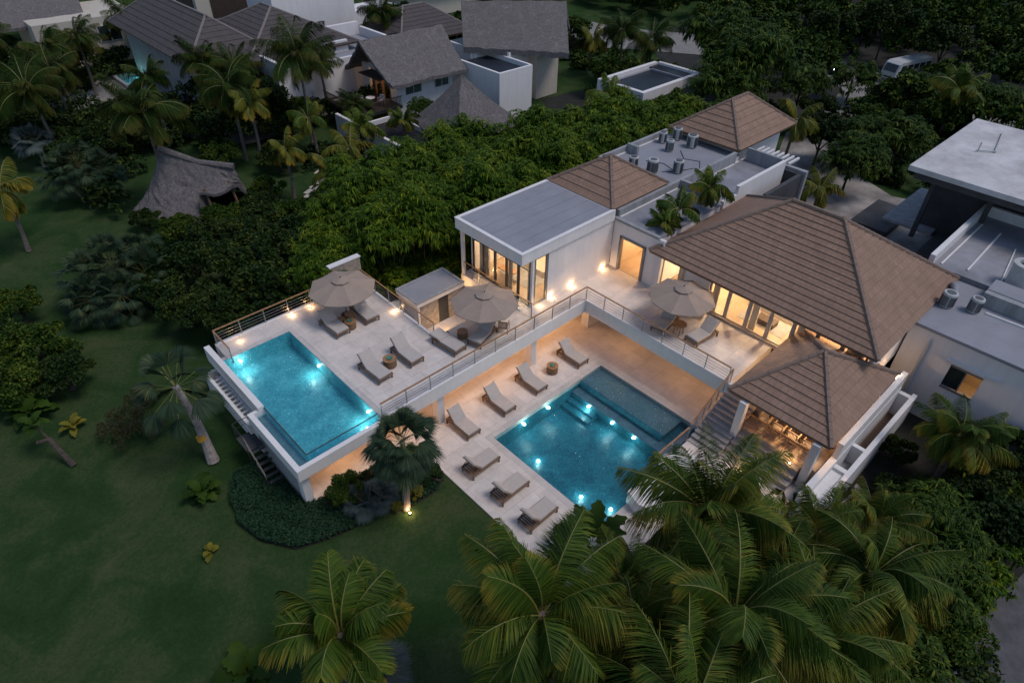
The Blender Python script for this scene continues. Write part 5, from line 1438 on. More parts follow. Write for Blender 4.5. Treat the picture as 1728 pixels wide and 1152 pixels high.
def coconut_mesh(seed, n_fr=20, L=4.0, leaf='coco', steps=42, ymix=.25, droop=1.0, lw=.044, ll=1.2, up=.0, hg=.42):
    rg = np.random.default_rng(seed); lean_az = seed*1.7
    parts = []; tips = []
    for k in range(n_fr):
        az = k*2.399963+rg.uniform(-.45, .45)+lean_az*0
        f = (k+.5)/n_fr
        el = math.radians(84-92*f**.9+rg.uniform(-12, 12))+up+.22*math.cos(az-lean_az)
        Lf = L*(.70+.35*math.sin(PI*min(1, .25+.7*f)))*rg.uniform(.78, 1.1)
        h = np.array([math.cos(az), math.sin(az), 0]); z = np.array([0, 0, 1.0])
        sd_ = np.array([-math.sin(az), math.cos(az), 0])
        s = np.linspace(0, 1, steps+1)
        bend = rg.uniform(.6, 1.4)*droop*(.8+.5*f)
        tw = rg.uniform(-.45, .45)
        ang = el-bend*1.25*s**1.35
        dx = np.cos(ang)*Lf/steps; dz = np.sin(ang)*Lf/steps
        xs = np.cumsum(dx)-dx[0]; zs = np.cumsum(dz)-dz[0]
        ys = tw*Lf*.35*s**2
        C = h*xs[:, None]+z*zs[:, None]+sd_*ys[:, None]+h*.12
        T = norm(np.gradient(C, axis=0))
        Nn = norm(np.cross(sd_, T)*-1); Nn = np.where(Nn[:, 2:3] < -.2, -Nn, Nn)
        Sd = norm(np.cross(T, Nn))
        roll = rg.uniform(-.95, .95)
        Sd2 = Sd*math.cos(roll)+Nn*math.sin(roll); N2 = Nn*math.cos(roll)-Sd*math.sin(roll)
        # rachis
        rw = (.035*(1-s)+.008)[:, None]
        Vr = np.concatenate([C-Sd2*rw, C+Nn*rw*.9, C+Sd2*rw], 0)
        m = steps+1; i = np.arange(steps)
        Fr = np.concatenate([np.stack([i, i+m, i+m+1, i+1], 1), np.stack([i+m, i+2*m, i+2*m+1, i+m+1], 1)], 0)
        parts.append((Vr, Fr, 2)); tips.append(np.zeros(len(Vr)))
        age = rg.uniform(-.35, .45)+.35*f
        # leaflets, two per step and per side
        i0 = int(steps*.14)
        for sgn in (-1, 1):
            q = np.linspace(i0, steps-.02, int(steps*3.1)); lo = q.astype(int); fr = (q-lo)[:, None]
            cc = C[lo]*(1-fr)+C[np.minimum(lo+1, steps)]*fr
            tt, nn_, ss = T[lo], N2[lo], Sd2[lo]
            u = (q-i0)/(steps-i0)
            prof = np.sin(PI*np.clip(u*.86+.12, 0, 1))**.6
            length = ll*L/4*prof*rg.uniform(.85, 1.1, len(q))*1.0+.08
            swp = .42+.75*u
            hang = hg+rg.uniform(.15, .65)*math.sin(az*3+seed)*.5+rg.uniform(0, .45)+rg.normal(0, .2, len(q))
            d = norm(ss*sgn+tt*swp[:, None]-nn_*(hang*.4)[:, None]-np.array([0, 0, 1.0])*(hang*.75)[:, None])
            keep = rg.uniform(size=len(q)) > .07
            nrm = norm(nn_-d*(nn_*d).sum(1, keepdims=True))
            V, F = blades(cc[keep], d[keep], nrm[keep], length[keep], lw*rg.uniform(.6, 1.25, keep.sum()), bend=.45)
            parts.append((V, F, 1 if k/n_fr > 1-ymix*.5 else 0))
            tv = np.tile(np.array([0, 0, .45, .45, 1, 1.]), len(V)//6)*np.repeat(rg.uniform(.55, 1.2, len(V)//6), 6)
            tips.append(np.clip(tv*(.55+age)+.5*np.repeat(u[keep], 6)**3*(.4+age), 0, 1))
    V, F, mi = join(parts)
    return np_mesh('crown', V, F, [MT[leaf], MT['coco_y'], MT['rachis']], mi, tip=np.concatenate(tips))

def fan_mesh(seed, n=30, pl=1.1, fr=.95, m_='fan', segs=26, spread=2.5, low=-.5, core=.2, wd=.085):
    rg = np.random.default_rng(seed); parts = []
    for k in range(n):
        az = k*2.399963+rg.uniform(-.2, .2); f = (k+.5)/n
        el = math.radians(82)*(1-f)+low*f+rg.uniform(-.12, .12)
        d = np.array([math.cos(az)*math.cos(el), math.sin(az)*math.cos(el), math.sin(el)])
        P = pl*rg.uniform(.8, 1.15); sag = .12*P*f
        st, en = d*core*.3, d*P+np.array([0, 0, -sag])
        side = norm(np.array([-math.sin(az), math.cos(az), 0])); up_ = norm(np.cross(d, side))
        if up_[2] < 0: up_ = -up_
        w_ = .016
        parts.append((np.array([st-side*w_, st+side*w_, en+side*w_, en-side*w_]), np.array([[0, 1, 2, 3]]), 1))
        t = norm(d+np.array([0, 0, -.55*f-.15]))
        u2 = norm(up_-t*(up_@t))
        a = np.linspace(-spread/2, spread/2, segs)
        R_ = fr*rg.uniform(.85, 1.12)
        dd = norm(np.cos(a)[:, None]*t+np.sin(a)[:, None]*side-np.abs(np.sin(a))[:, None]*np.array([0, 0, .25])+u2*.12)
        nrm = norm(u2-dd*(dd@u2)[:, None]+rg.normal(size=(segs, 3))*.12)
        V, F = blades(np.repeat(en[None], segs, 0), dd, nrm, R_*(.75+.25*np.cos(a))*rg.uniform(.9, 1.05, segs), np.full(segs, wd*R_/.95), bend=.28)
        parts.append((V, F, 0))
    V, F, mi = join(parts)
    return np_mesh('crown', V, F, [MT[m_], MT['rachis']], mi)

def plantain_mesh(seed, n=12, L=1.2, m_='broad', w_=.3, low=.2):
    """broad paddle leaves from one root"""
    rg = np.random.default_rng(seed); parts = []
    for k in range(n):
        az = k*2.4+rg.uniform(-.3, .3); f = k/n; el = 1.35*(1-f)+low*f
        h = np.array([math.cos(az), math.sin(az), 0]); z = np.array([0, 0, 1.0]); sd_ = np.array([-math.sin(az), math.cos(az), 0])
        st = 10; s = np.linspace(0, 1, st+1); ang = el-1.3*s**1.3*rg.uniform(.7, 1.2)
        Lk = L*rg.uniform(.75, 1.1)
        C = h*np.cumsum(np.cos(ang)*Lk/st)[:, None]+z*np.cumsum(np.sin(ang)*Lk/st)[:, None]
        wd = w_*Lk*np.sin(PI*np.clip(s*.95+.02, 0, 1))**.8*(s > .15)+.015
        jag = 1-.35*(np.arange(st+1) % 2)*(rg.uniform() < .8)
        V = np.concatenate([C-sd_*(wd*jag)[:, None]+z*(wd*.25)[:, None], C, C+sd_*(wd*jag)[:, None]+z*(wd*.25)[:, None]], 0)
        m = st+1; i = np.arange(st)
        parts.append((V, np.concatenate([np.stack([i, i+m, i+m+1, i+1], 1), np.stack([i+m, i+2*m, i+2*m+1, i+m+1], 1)]), 0))
    V, F, mi = join(parts)
    return np_mesh('leaves', V, F, [MT[m_]], mi)

def trunk(parent, p, q, r0, r1, m_='trunk', bow=.0, name='trunk', rings=True, world=False):
    p, q = Vector(p), Vector(q); n = 9; pts, rs = [], []
    s_ = Vector((1, .4, 0)).normalized()
    for k in range(n+1):
        t_ = k/n; pts.append(p.lerp(q, t_)+s_*bow*math.sin(PI*t_)); rs.append((r0*(1-t_)+r1*t_)*(1+.25*max(0, 1-t_*6)))
    b = MB(); b.tube(pts, rs, 10); return b.build(name, MT[m_], parent, world=world)

# shared crown meshes
CO = [coconut_mesh(100+i, 34 if i < 3 else 30, 4.0, ymix=(.3, .42, .22, .4)[i], droop=(1.0, 1.15, .9, 1.2)[i]) for i in range(4)]
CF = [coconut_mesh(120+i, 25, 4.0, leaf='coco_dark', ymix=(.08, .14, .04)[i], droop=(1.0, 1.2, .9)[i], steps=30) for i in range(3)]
COS = [coconut_mesh(140+i, 15, 2.3, leaf='coco', steps=24, ymix=.3, droop=1.1, lw=.07, ll=1.1) for i in range(2)]
COA = coconut_mesh(160, 22, 2.75, leaf='coco', steps=34, ymix=.62, droop=.95, lw=.07, ll=1.35, up=.12, hg=.3)
COY = [coconut_mesh(150+i, 13, 2.2, leaf='coco_y', steps=22, ymix=.5, droop=1.25, lw=.08, ll=1.1) for i in range(2)]

def palm(name, foot, crown, mesh, label, scale=1.0, r=.16, rz=0.0, m_='trunk', group=None, tilt=(0, 0), cat='palm'):
    t = empty(name, (foot[0], foot[1], 0 if len(foot) < 3 else foot[2]), 0, label, cat, group)
    z0 = t.location[2]
    cr = (crown[0]-foot[0], crown[1]-foot[1], crown[2]-z0)
    trunk(t, (0, 0, 0), (cr[0], cr[1], cr[2]+.05), r*1.15, r*.7, m_, bow=.15)
    o = link('crown', mesh, t, cr); o.rotation_euler = (tilt[0], tilt[1], rz); o.scale = (scale,)*3
    return t

# big coconut palms in the foreground
for foot, cr, me, sc_, rz, lb in (
 ((3.9,11.3), (3.53,11.83,5.0), COA, 1.0, .4, 'small yellowing coconut palm standing alone on the lower lawn'),
 ((8.6,6.1), (8.0,6.7,7.8), CO[0], .82, 1.0, 'coconut palm beside the lawn and the deck end, leftmost of the big foreground palms'),
 ((12.4,2.0), (12.20,2.57,8.0), CO[1], .82, 2.2, 'coconut palm at the centre of the foreground group, below the pavilion palm'),
 ((15.6,4.9), (15.95,5.7,6.6), CO[2], .88, .2, 'coconut palm whose fronds hang over the corner of the lower pool'),
 ((18.9,.2), (18.5,.35,6.0), CO[3], .74, 4.4, 'coconut palm nearest to the asphalt road'),
 ((8.6,1.2), (8.4,1.7,8.3), CO[2], .85, 5.0, 'coconut palm cut by the bottom edge, just right of centre'),
 ((22.9,1.2), (22.6,1.3,4.2), CO[2], .50, 2.9, 'coconut palm in front of the end of the long white garden wall'),
 ((12.4,7.0), (12.1,6.4,4.6), CO[3], .62, 1.9, 'coconut palm behind the left foreground palm, touching the deck corner'),
 ((18.6,5.0), (18.4,4.6,4.4), COS[0], 1.25, 1.9, 'low coconut palm close below the white plaster slabs'),
 ((10.6,4.4), (10.3,4.7,6.0), CO[3], .66, 5.6, 'lower coconut palm tucked between the leftmost and the centre foreground palm'),
 ((14.9,.4), (14.6,.7,6.2), CO[0], .72, 1.7, 'coconut palm right of the centre palm, closest to the bottom edge there'),
 ((20.6,2.6), (20.4,2.8,4.2), CO[1], .5, 4.1, 'small coconut palm against the near end of the white garden wall'),
 ((14.1,3.6), (13.8,3.9,5.4), CO[0], .66, 3.3, 'shorter coconut palm filling the gap between the centre palm and the pool corner palm'),
 ((16.9,2.6), (16.6,2.9,5.0), CO[3], .62, .8, 'shorter coconut palm in front of the white garden wall, among the foreground palms'),
 ((5.6,4.2), (5.4,4.6,5.0), CO[1], .62, 2.6, 'shorter coconut palm at the bottom edge beside the leftmost big palm'),
 ((31.6,.5), (31.15,.66,3.7), CO[1], .58, 2.0, 'coconut palm against the wall of the neighbouring house under its window')):
    palm('coconut_palm', foot, cr, me, lb, sc_, .17, rz, group='coconut palms round the villa')
# roof palms, planted in the villa's upper court
for foot, cr, me, sc_, rz, lb in (
 ((33.9,20.1,6.58), (33.75,19.95,7.5), COS[0], .70, .3, 'small palm on the link roof, left one of the two near the big roof'),
 ((37.2,20.2,6.58), (37.3,20.05,7.9), COS[1], .80, 1.4, 'small palm on the link roof, right one, tallest of the roof plants'),
 ((32.7,20.2,6.58), (32.6,20.1,7.0), COS[1], .55, 2.4, 'lowest small palm on the link roof at the eave of the big roof')):
    palm('roof_palm', foot, cr, me, lb, sc_, .09, rz)
for i, (x, y, z, me, sc_, rz, lb) in enumerate((
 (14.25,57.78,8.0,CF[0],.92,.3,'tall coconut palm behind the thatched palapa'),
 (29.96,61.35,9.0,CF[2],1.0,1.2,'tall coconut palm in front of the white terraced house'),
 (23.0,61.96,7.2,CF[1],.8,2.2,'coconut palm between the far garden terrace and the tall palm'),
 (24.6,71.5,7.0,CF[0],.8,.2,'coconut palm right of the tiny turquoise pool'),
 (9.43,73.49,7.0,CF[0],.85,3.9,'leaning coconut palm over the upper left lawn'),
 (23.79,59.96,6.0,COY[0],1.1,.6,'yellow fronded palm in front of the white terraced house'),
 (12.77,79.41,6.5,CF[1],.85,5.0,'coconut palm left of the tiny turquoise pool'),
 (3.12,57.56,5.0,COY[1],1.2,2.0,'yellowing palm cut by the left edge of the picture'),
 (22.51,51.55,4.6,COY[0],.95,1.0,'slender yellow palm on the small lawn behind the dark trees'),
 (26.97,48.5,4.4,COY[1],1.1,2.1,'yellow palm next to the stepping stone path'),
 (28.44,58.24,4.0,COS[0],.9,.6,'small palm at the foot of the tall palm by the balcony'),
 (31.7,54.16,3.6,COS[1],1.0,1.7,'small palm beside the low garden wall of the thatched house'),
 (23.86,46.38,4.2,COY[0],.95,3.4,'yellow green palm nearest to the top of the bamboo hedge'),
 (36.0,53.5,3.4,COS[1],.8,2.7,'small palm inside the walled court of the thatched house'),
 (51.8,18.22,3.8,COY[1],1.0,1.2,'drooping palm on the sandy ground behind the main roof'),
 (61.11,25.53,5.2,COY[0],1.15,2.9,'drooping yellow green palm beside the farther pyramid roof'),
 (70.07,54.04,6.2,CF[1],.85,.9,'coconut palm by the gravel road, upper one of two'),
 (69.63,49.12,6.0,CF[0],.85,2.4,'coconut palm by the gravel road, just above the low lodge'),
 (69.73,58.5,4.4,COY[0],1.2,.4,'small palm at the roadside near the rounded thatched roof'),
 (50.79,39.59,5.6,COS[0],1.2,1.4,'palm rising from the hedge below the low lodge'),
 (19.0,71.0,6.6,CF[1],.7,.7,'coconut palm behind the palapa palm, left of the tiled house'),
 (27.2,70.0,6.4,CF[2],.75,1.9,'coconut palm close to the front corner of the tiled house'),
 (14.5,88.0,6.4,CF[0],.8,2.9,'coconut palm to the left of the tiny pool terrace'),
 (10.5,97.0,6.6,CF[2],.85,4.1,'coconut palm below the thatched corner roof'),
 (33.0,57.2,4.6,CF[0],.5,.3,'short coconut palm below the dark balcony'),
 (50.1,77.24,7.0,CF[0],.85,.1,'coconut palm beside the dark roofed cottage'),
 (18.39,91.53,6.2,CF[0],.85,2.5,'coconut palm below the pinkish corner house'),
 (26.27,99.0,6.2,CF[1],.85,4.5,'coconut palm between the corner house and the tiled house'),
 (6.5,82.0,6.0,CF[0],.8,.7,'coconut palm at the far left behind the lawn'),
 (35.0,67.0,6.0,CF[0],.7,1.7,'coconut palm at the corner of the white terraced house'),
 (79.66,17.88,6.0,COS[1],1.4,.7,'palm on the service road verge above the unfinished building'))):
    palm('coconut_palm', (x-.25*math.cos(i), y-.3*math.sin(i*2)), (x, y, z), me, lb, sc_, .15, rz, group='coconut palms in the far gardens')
# thin bare trunks against the road
FM = [fan_mesh(1, 44, 1.7, 1.0, 'fan', segs=22, wd=.075), fan_mesh(2, 34, 1.1, .95, 'fan', low=-.35), fan_mesh(3, 26, .6, .7, 'silver', spread=2.8, low=-.1), fan_mesh(6, 19, 1.25, 1.0, 'fan', low=-.7)]
palm('fan_palm', (10.2,17.95), (10.42,17.85,4.7), FM[1], 'fan palm with its trunk lit from below, in front of the raised pool', 1.0, .17, .4, 'trunk_pale', cat='palm')
lp_ = palm('leaning_fan_palm', (4.45,27.29), (4.35,28.5,4.6), FM[3], 'leaning blue green fan palm with thick pale trunk and yellow strap on the lawn', 1.12, .23, 1.3, 'trunk_light')
b = MB(); b.tube([(-.03,.37,1.38),(-.04,.45,1.66)], .25, 12); b.build('strap', MT['yellow_strap'], lp_, world=False)
t = empty('fan_palm_clump', (6.2,45.6,0), 0, 'big dense clump of blue green fan palms in the middle of the left lawn', 'palm')
rg_ = random.Random(5)
for k, (x, y, z) in enumerate(((0,0,2.6),(1.6,-.9,1.9),(-1.5,.7,2.0),(.3,1.7,2.3),(-.4,-1.8,1.5),(1.9,1.1,2.1),(-1.9,-.9,1.4))):
    o = link('crown', FM[0], t, (x, y, z)); o.rotation_euler = (0, 0, k*1.1); o.scale = (.86,)*3
    trunk(t, (x*.5, y*.5, 0), (x, y, z), .14, .1, 'trunk')
t = empty('fan_palm_clump', (9.3,63.0,0), 0, 'fan palm clump with hanging pale leaves above the left lawn, near the palapa', 'palm')
for k, (x, y, z) in enumerate(((0,0,3.4),(1.4,-.6,2.4),(-1.3,.4,2.6),(-.1,1.5,2.8))):
    o = link('crown', FM[0], t, (x, y, z)); o.rotation_euler = (0, 0, k*1.7); o.scale = (.85,)*3
    trunk(t, (x*.4, y*.4, 0), (x, y, z), .16, .12, 'trunk')
palm('silver_palm', (8.2,73.2), (8.1,73.4,2.4), FM[2], 'pale silver grey palm on the upper left lawn', 1.7, .2, .3, 'trunk_pale')
for x, y, s_, lb in ((8.7,19.4,1.0,'silver grey palm low in the planting bed under the raised pool'), (9.5,19.1,.9,'smaller silver grey palm beside the lit palm trunk'),
                     (4.5,12.2-.2,1.25,'grey fan palm at the foot of the small foreground coconut palm')):
    t = empty('silver_palm', (x, y, 0), 0, lb, 'palm'); o = link('crown', FM[2], t, (0, 0, .5)); o.scale = (s_,)*3; trunk(t, (0,0,0), (0,0,.5), .09, .07)

# bamboo-like hedge behind the villa
BM = [bamboo_mesh(10+i, 1050, 2.1, 2.1, 2.6, leaf=.33, lumps=40, lump_r=.58) for i in range(4)]
def canes(t, h, r=1.1, n=7, seed=0, m_='bark'):
    rg = random.Random(seed); b = MB()
    for k in range(n):
        a = 2*PI*k/n; x, y = math.cos(a)*r*.35, math.sin(a)*r*.35
        b.tube([(x, y, 0), (x*1.6, y*1.6, h*.55), (x*2.6+rg.uniform(-.3,.3), y*2.6, h)], [.06, .05, .02], 5)
    return b.build('stems', MT[m_], t, world=False)
cn = None
rows = [('front', [(15.2,33.9),(17.6,34.4),(20.2,33.3),(23.0,32.9),(25.7,32.4),(28.4,32.7),(31.1,32.5),(33.9,32.9),(36.6,32.6),(39.4,32.9),(42.2,32.5),(45.1,32.7),(48.0,32.3),(50.7,31.9),(53.6,32.0)]),
        ('middle', [(16.6,36.9),(19.4,36.6),(22.0,35.9),(24.9,35.6),(27.6,35.9),(30.3,35.5),(33.0,35.9),(35.9,35.5),(38.6,35.8),(41.4,35.6),(44.3,35.8),(47.2,35.4),(50.1,35.2),(53,35.1)]),
        ('rear', [(19.0,39.8),(22.0,39.0),(24.8,38.8),(27.6,38.9),(30.5,38.8),(33.3,39.1),(36.2,38.9),(39.0,39.0),(41.9,38.9),(44.8,38.8),(47.6,38.3),(50.4,38.4)]),
        ('fourth', [(22.6,42.3),(25.6,42.0),(28.7,42.2),(31.9,42.3),(35.0,42.0)])]
rg = random.Random(21)
for rn, ps in rows:
    for k, (x, y) in enumerate(ps):
        s_ = rg.uniform(.9, 1.18)*(.84 if x < 20 else 1.0)
        h_ = (3.9 if x < 20 else 4.9)*rg.uniform(.92, 1.08)*(1.0 if rn != 'fourth' else .92)
        t = empty('bamboo_clump', (x+rg.uniform(-.3,.3), y+rg.uniform(-.3,.3), 0), 0, '%s bamboo clump from the left in the %s row of the tall hedge' % (ordn(k), rn), 'bamboo', 'bamboo clumps of the tall hedge')
        o = link('crown', BM[rg.randrange(4)], t, (0, 0, h_)); o.rotation_euler = (0, 0, rg.uniform(0, 6.28)); o.scale = (s_*1.05, s_*1.05, s_*rg.uniform(1.05, 1.3))
        if cn is None: cn = canes(t, 4.2)
        else:
            c = cn.copy(); COL.objects.link(c); c.parent = t
        # lower skirt of the same clump
        o2 = link('lower_foliage', BM[rg.randrange(4)], t, (0, 0, 1.9)); o2.rotation_euler = (0, 0, rg.uniform(0, 6.28)); o2.scale = (s_*.95, s_*.95, .8)

# broad-leaved trees and shrubs
BU = [bush_mesh(30+i, 9000, 2.3, 2.3, 1.9, 'broad', leaf=.22, lumps=34, lump_r=.5) for i in range(3)]
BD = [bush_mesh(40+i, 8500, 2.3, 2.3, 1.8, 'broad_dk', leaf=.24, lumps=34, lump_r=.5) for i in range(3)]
BO = bush_mesh(50, 2600, 1.5, 1.2, .8, 'olive', leaf=.14, lumps=22, lump_r=.35, asp=.3)
BR = bush_mesh(51, 2400, 1.0, 1.0, .8, 'broad_dk', leaf=.14, lumps=18, lump_r=.3)
BT = [bamboo_mesh(60+i, 1000, 2.6, 2.6, 2.4, 'broad', leaf=.34, lumps=40, lump_r=.62, per=9) for i in range(2)]
tk = None
def tree(x, y, z, me, s_, label, name='broadleaf_tree', group=None, sz=1.0, cat='tree'):
    global tk
    t = empty(name, (x, y, 0), 0, label, cat, group)
    o = link('crown', me, t, (0, 0, z)); o.rotation_euler = (0, 0, random.uniform(0, 6.28)); o.scale = (s_, s_, s_*sz)
    b = MB(); b.tube([(0,0,0),(.1,.05,z*.5),(-.05,.1,z*.95)], [.16,.12,.07], 8)
    for k in range(4):
        a = k*1.57+.4; b.tube([(.1,.05,z*.45),(math.cos(a)*.8,math.sin(a)*.8,z*.85),(math.cos(a)*1.3*s_,math.sin(a)*1.3*s_,z*1.15)], [.08,.05,.02], 6)
    b.build('trunk', MT['bark'], t, world=False)
    return t
dk = [(8.97,45.5,2.2,.8),(8.4,39.4,1.9,.9),(13.4,46.6,2.0,.9),(12.4,40.3,2.9,1.15),(15.5,42.4,2.8,1.1),(12.9,36.6,3.0,1.15),(10.4,34.9,1.6,.85),(9.4,37.0,2.2,.95),(19.0,44.3,2.4,.95),(18.2,40.9,3.0,1.05),
      (15.2,38.9,3.3,1.15),(14.6,35.0,2.8,.95),(7.9,42.6,1.8,.8),(10.8,43.6,2.3,1.0),(16.9,46.0,2.2,.9),(11.0,31.2+3.2,1.1,.6),(21.5,45.2,2.2,.8)]
near = ['nearest to the palapa','at the left end of the grove by the flag','directly right of the palapa','in the heart of the grove','upper middle of the grove','above the deck railing','just outside the rear deck railing','lower left of the grove','beside the stepping stone path','where the grove meets the bamboo','right centre of the grove','touching the rear stone screen','on the lawn edge by the fan palm clump','left of the grove centre','below the slender yellow palm','smallest, at the corner of the rear railing','last one before the yellow palms']
for (x, y, z, s_), lb in zip(dk, near):
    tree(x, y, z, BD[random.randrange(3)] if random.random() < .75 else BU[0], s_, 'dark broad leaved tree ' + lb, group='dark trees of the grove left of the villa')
for x, y, z, s_, me, lb in (
 (-.1,41.2,1.7,1.05,BU[0],'round leaved bush at the left edge, upper part of the thicket'),(-1.9,39.0,1.6,.9,BU[1],'round leaved bush at the left edge, lower part of the thicket'),(.7,38.2,1.4,.75,BD[0],'dark bush on the right side of the left edge thicket'),
 (.4,47.2,1.6,.8,BU[2],'mid green bush above the left edge thicket'),(-2.0,44.0,1.6,.9,BD[1],'dark bush cut by the left edge'),
 (22.4,-4.2+1.5,1.2,.75,BU[1],'bright bush bordering the asphalt road, lowest one'),(30.0,-2.0,1.6,1.0,BD[1],'dark bush at the right edge below the neighbouring house'),
 (34.2,-1.5,2.0,.9,BD[2],'dark tree between the neighbouring house and the palm'),(33.0,-4.5,1.8,1.1,BU[0],'leafy tree at the right edge of the picture'),
 (27.0,-.6,1.5,.95,BT[0],'feathery bush right of the foreground palms'),(24.2,-1.6,1.3,.85,BT[1],'feathery bush above the asphalt road'),(19.6,-1.8,1.1,.8,BT[0],'feathery bush right of the lowest palm'),
 (26.0,1.2,.9,.75,BR,'low dark shrub beyond the white garden wall'),(28.6,1.7,.8,.5,BD[1],'dark shrub on the rubble path beyond the white garden wall'),(31.5,2.6,.9,.45,BD[2],'dark shrub in the corner between the garden wall and the neighbouring house'),(24.2,5.9-2.0,1.0,.5,BU[2],'bright leafy bush in front of the pavilion pillar'),(21.9,6.6,1.2,.6,BU[1],'leafy bush hiding the lower pavilion steps')):
    tree(x, y, z, me, s_, lb, 'bush', cat='bush')
for x, y, z, s_, me, lb in (
 (69.0,35.5,7.0,1.9,BT[0],'tall bright tree behind the farther pyramid roof'),(64.0,35.0,5.4,1.6,BT[1],'bright feathery tree left of the tallest one behind the pyramid roof'),(73.5,41.5,7.4,2.0,BT[1],'tall bright tree beside the gravel road'),
 (61.14,19.5,3.4,1.15,BT[0],'dark tree on the sandy ground, lower left of three'),(12.2,51.2,1.1,.75,BU[1],'leafy bush against the left foot of the thatched palapa'),(15.6,50.2,1.3,.85,BU[2],'leafy bush in front of the thatched palapa, centre'),(18.6,50.3,1.2,.8,BD[0],'dark bush hiding the open front of the thatched palapa'),(20.8,53.0,1.2,.7,BU[0],'leafy bush at the right end of the thatched palapa'),(11.0,54.4,1.0,.6,BD[1],'low dark bush at the left side of the thatched palapa'),
 (64.3,24.0,3.6,1.2,BD[0],'dark tree on the sandy ground, upper left of three'),(68.5,18.4,3.6,1.3,BT[1],'dark tree on the sandy ground, right of three'),
 (73,22.5,3.2,1.1,BU[2],'tree below the minibus on the sandy yard edge'),(83.0,15.0,4.2,1.4,BT[0],'bright tree on the verge at the right edge, above the pale flat roof'),(58.8,30.6,4.0,1.2,BT[0],'tree touching the far eave of the farther pyramid roof'),
 (74,31.5,4.5,1.2,BT[1],'tree at the bend of the service road'),(103.5,27.0,5.0,1.6,BD[0],'dark tree leaning over the rear of the minibus'),(104,35,6.0,1.9,BD[1],'dark tree directly behind the minibus'),(88,22.5,3.0,1.1,BT[0],'tree on the inner verge of the service road'),(85.5,30.5,3.0,1.2,BT[1],'tree hiding the near end of the service road'),(80.5,24.0,3.2,1.3,BD[2],'dark tree beside the sandy yard, right of the road bend'),(99.5,40.5,5,1.6,BD[2],'dark tree behind the car'),(67.5,22.0,3.2,1.15,BT[1],'dark tree on the sandy ground, middle of the cluster'),(78.0,19.0,3.4,1.3,BU[0],'tree on the right side of the sandy yard'),(84.0,20.0,3.6,1.35,BD[0],'dark tree at the inner bend of the service road'),(72.0,28.0,3.0,1.0,BD[1],'dark tree at the entrance of the sandy yard'),(93.5,38,3.0,1.2,BU[2],'bush in front of the car'),(57,36.5,4.0,1.3,BU[0],'round tree between the hedge and the bright trees'),(54.0,41.5,3.6,1.2,BU[1],'round tree just below the low lodge'),
 (64.5,51.5,3.2,1.1,BU[2],'dark round bush between the rounded thatch and the low lodge'),(74.5,66,3.5,1.3,BU[1],'tree between the road and the rounded thatch'),
 (40.8,56.4,2.6,.7,BT[1],'feathery shrub under the window of the thatched house'),(31.2,66.2,2.0,1.0,BU[1],'leafy bush left of the balcony'),(24.5,57.8,1.6,.9,BD[0],'dark bush at the back of the small lawn'),
 (27.8,63.3,2.0,1.0,BD[2],'dark bush at the foot of the white terraced house'),(20.5,61.0,1.6,.95,BU[2],'bright bush behind the palapa'),
 (13.5,70.3,2.2,1.1,BD[0],'dark bush on the garden terrace'),(8.6,78.5,2.5,1.3,BD[1],'dark bush behind the far lawn'),(18.2,75.5,2.4,1.1,BU[0],'bush in front of the tiny turquoise pool'),(28.8,88.4+8,3.5,1.4,BD[0],'tree behind the tiny turquoise pool'),(13.0,95.0,3.5,1.5,BD[1],'tree below the corner house, left one'),
 (18.6,99.0,3.5,1.4,BD[2],'tree below the corner house, right one'),(28.0,104,3.8,1.5,BD[1],'tree between the corner house and the tiled house'),(5,92,3.2,1.6,BD[0],'tree at the left edge below the corner house'),
 (34.2,70.0,2.5,.9,BU[1],'bush against the white terraced house'),(46.5,70.8,3.0,1.1,BU[2],'tree behind the steep thatched roof'),(44.5,80.5,3.4,1.2,BD[0],'tree behind the white terraced house'),(58.0,72.8,3.2,1.2,BU[0],'tree right of the dark roofed cottage'),
 (66,78,3.4,1.4,BU[2],'tree at the top edge beside the palms'),(58.5,85,3.6,1.6,BD[1],'tree at the top edge behind the cottage')):
    tree(x, y, z, me, s_, lb)
for x, y, s_, lb in ((1.9,32.4,1.15,'olive brown low brush on the lawn, left of the leaning palm'),(3.4,34.0,.8,'olive brown brush behind the leaning palm'),(3.0,30.2+1.0,.6,'olive brown brush at the foot of the leaning palm, smallest')):
    t = empty('brushwood', (x, y, 0), .6, lb, 'bush'); o = link('foliage', BO, t, (0, 0, .75)); o.scale = (s_, s_, s_)
    b = MB()
    for k in range(7): b.tube([(0,0,0),(math.cos(k)*.5,math.sin(k)*.5,.6),(math.cos(k)*1.0*s_,math.sin(k)*.9*s_,1.2)], [.05,.03,.012], 5)
    b.build('stems', MT['bark'], t, world=False)
t = empty('bent_tree_stump', (-1.03,31.91,0), 0, 'bent brown tree stump with a few fern like leaves on the lower left lawn', 'stump')
b = MB(); b.tube([(0,0,0),(-.2,.6,.7),(-.35,1.2,1.3),(-.9,1.3,1.35)], [.17,.14,.15,.1], 8); b.tube([(-.35,1.2,1.3),(-.6,1.9,2.0)], [.07,.03], 6); b.build('trunk', MT['bark'], t, world=False)
FE = plantain_mesh(3, 9, .9, 'croton', .28)
o = link('leaves', plantain_mesh(4, 10, .8, 'broad', .3), t, (-.6,1.9,1.9))
PL = plantain_mesh(5, 14, 1.15, 'broad', .30)
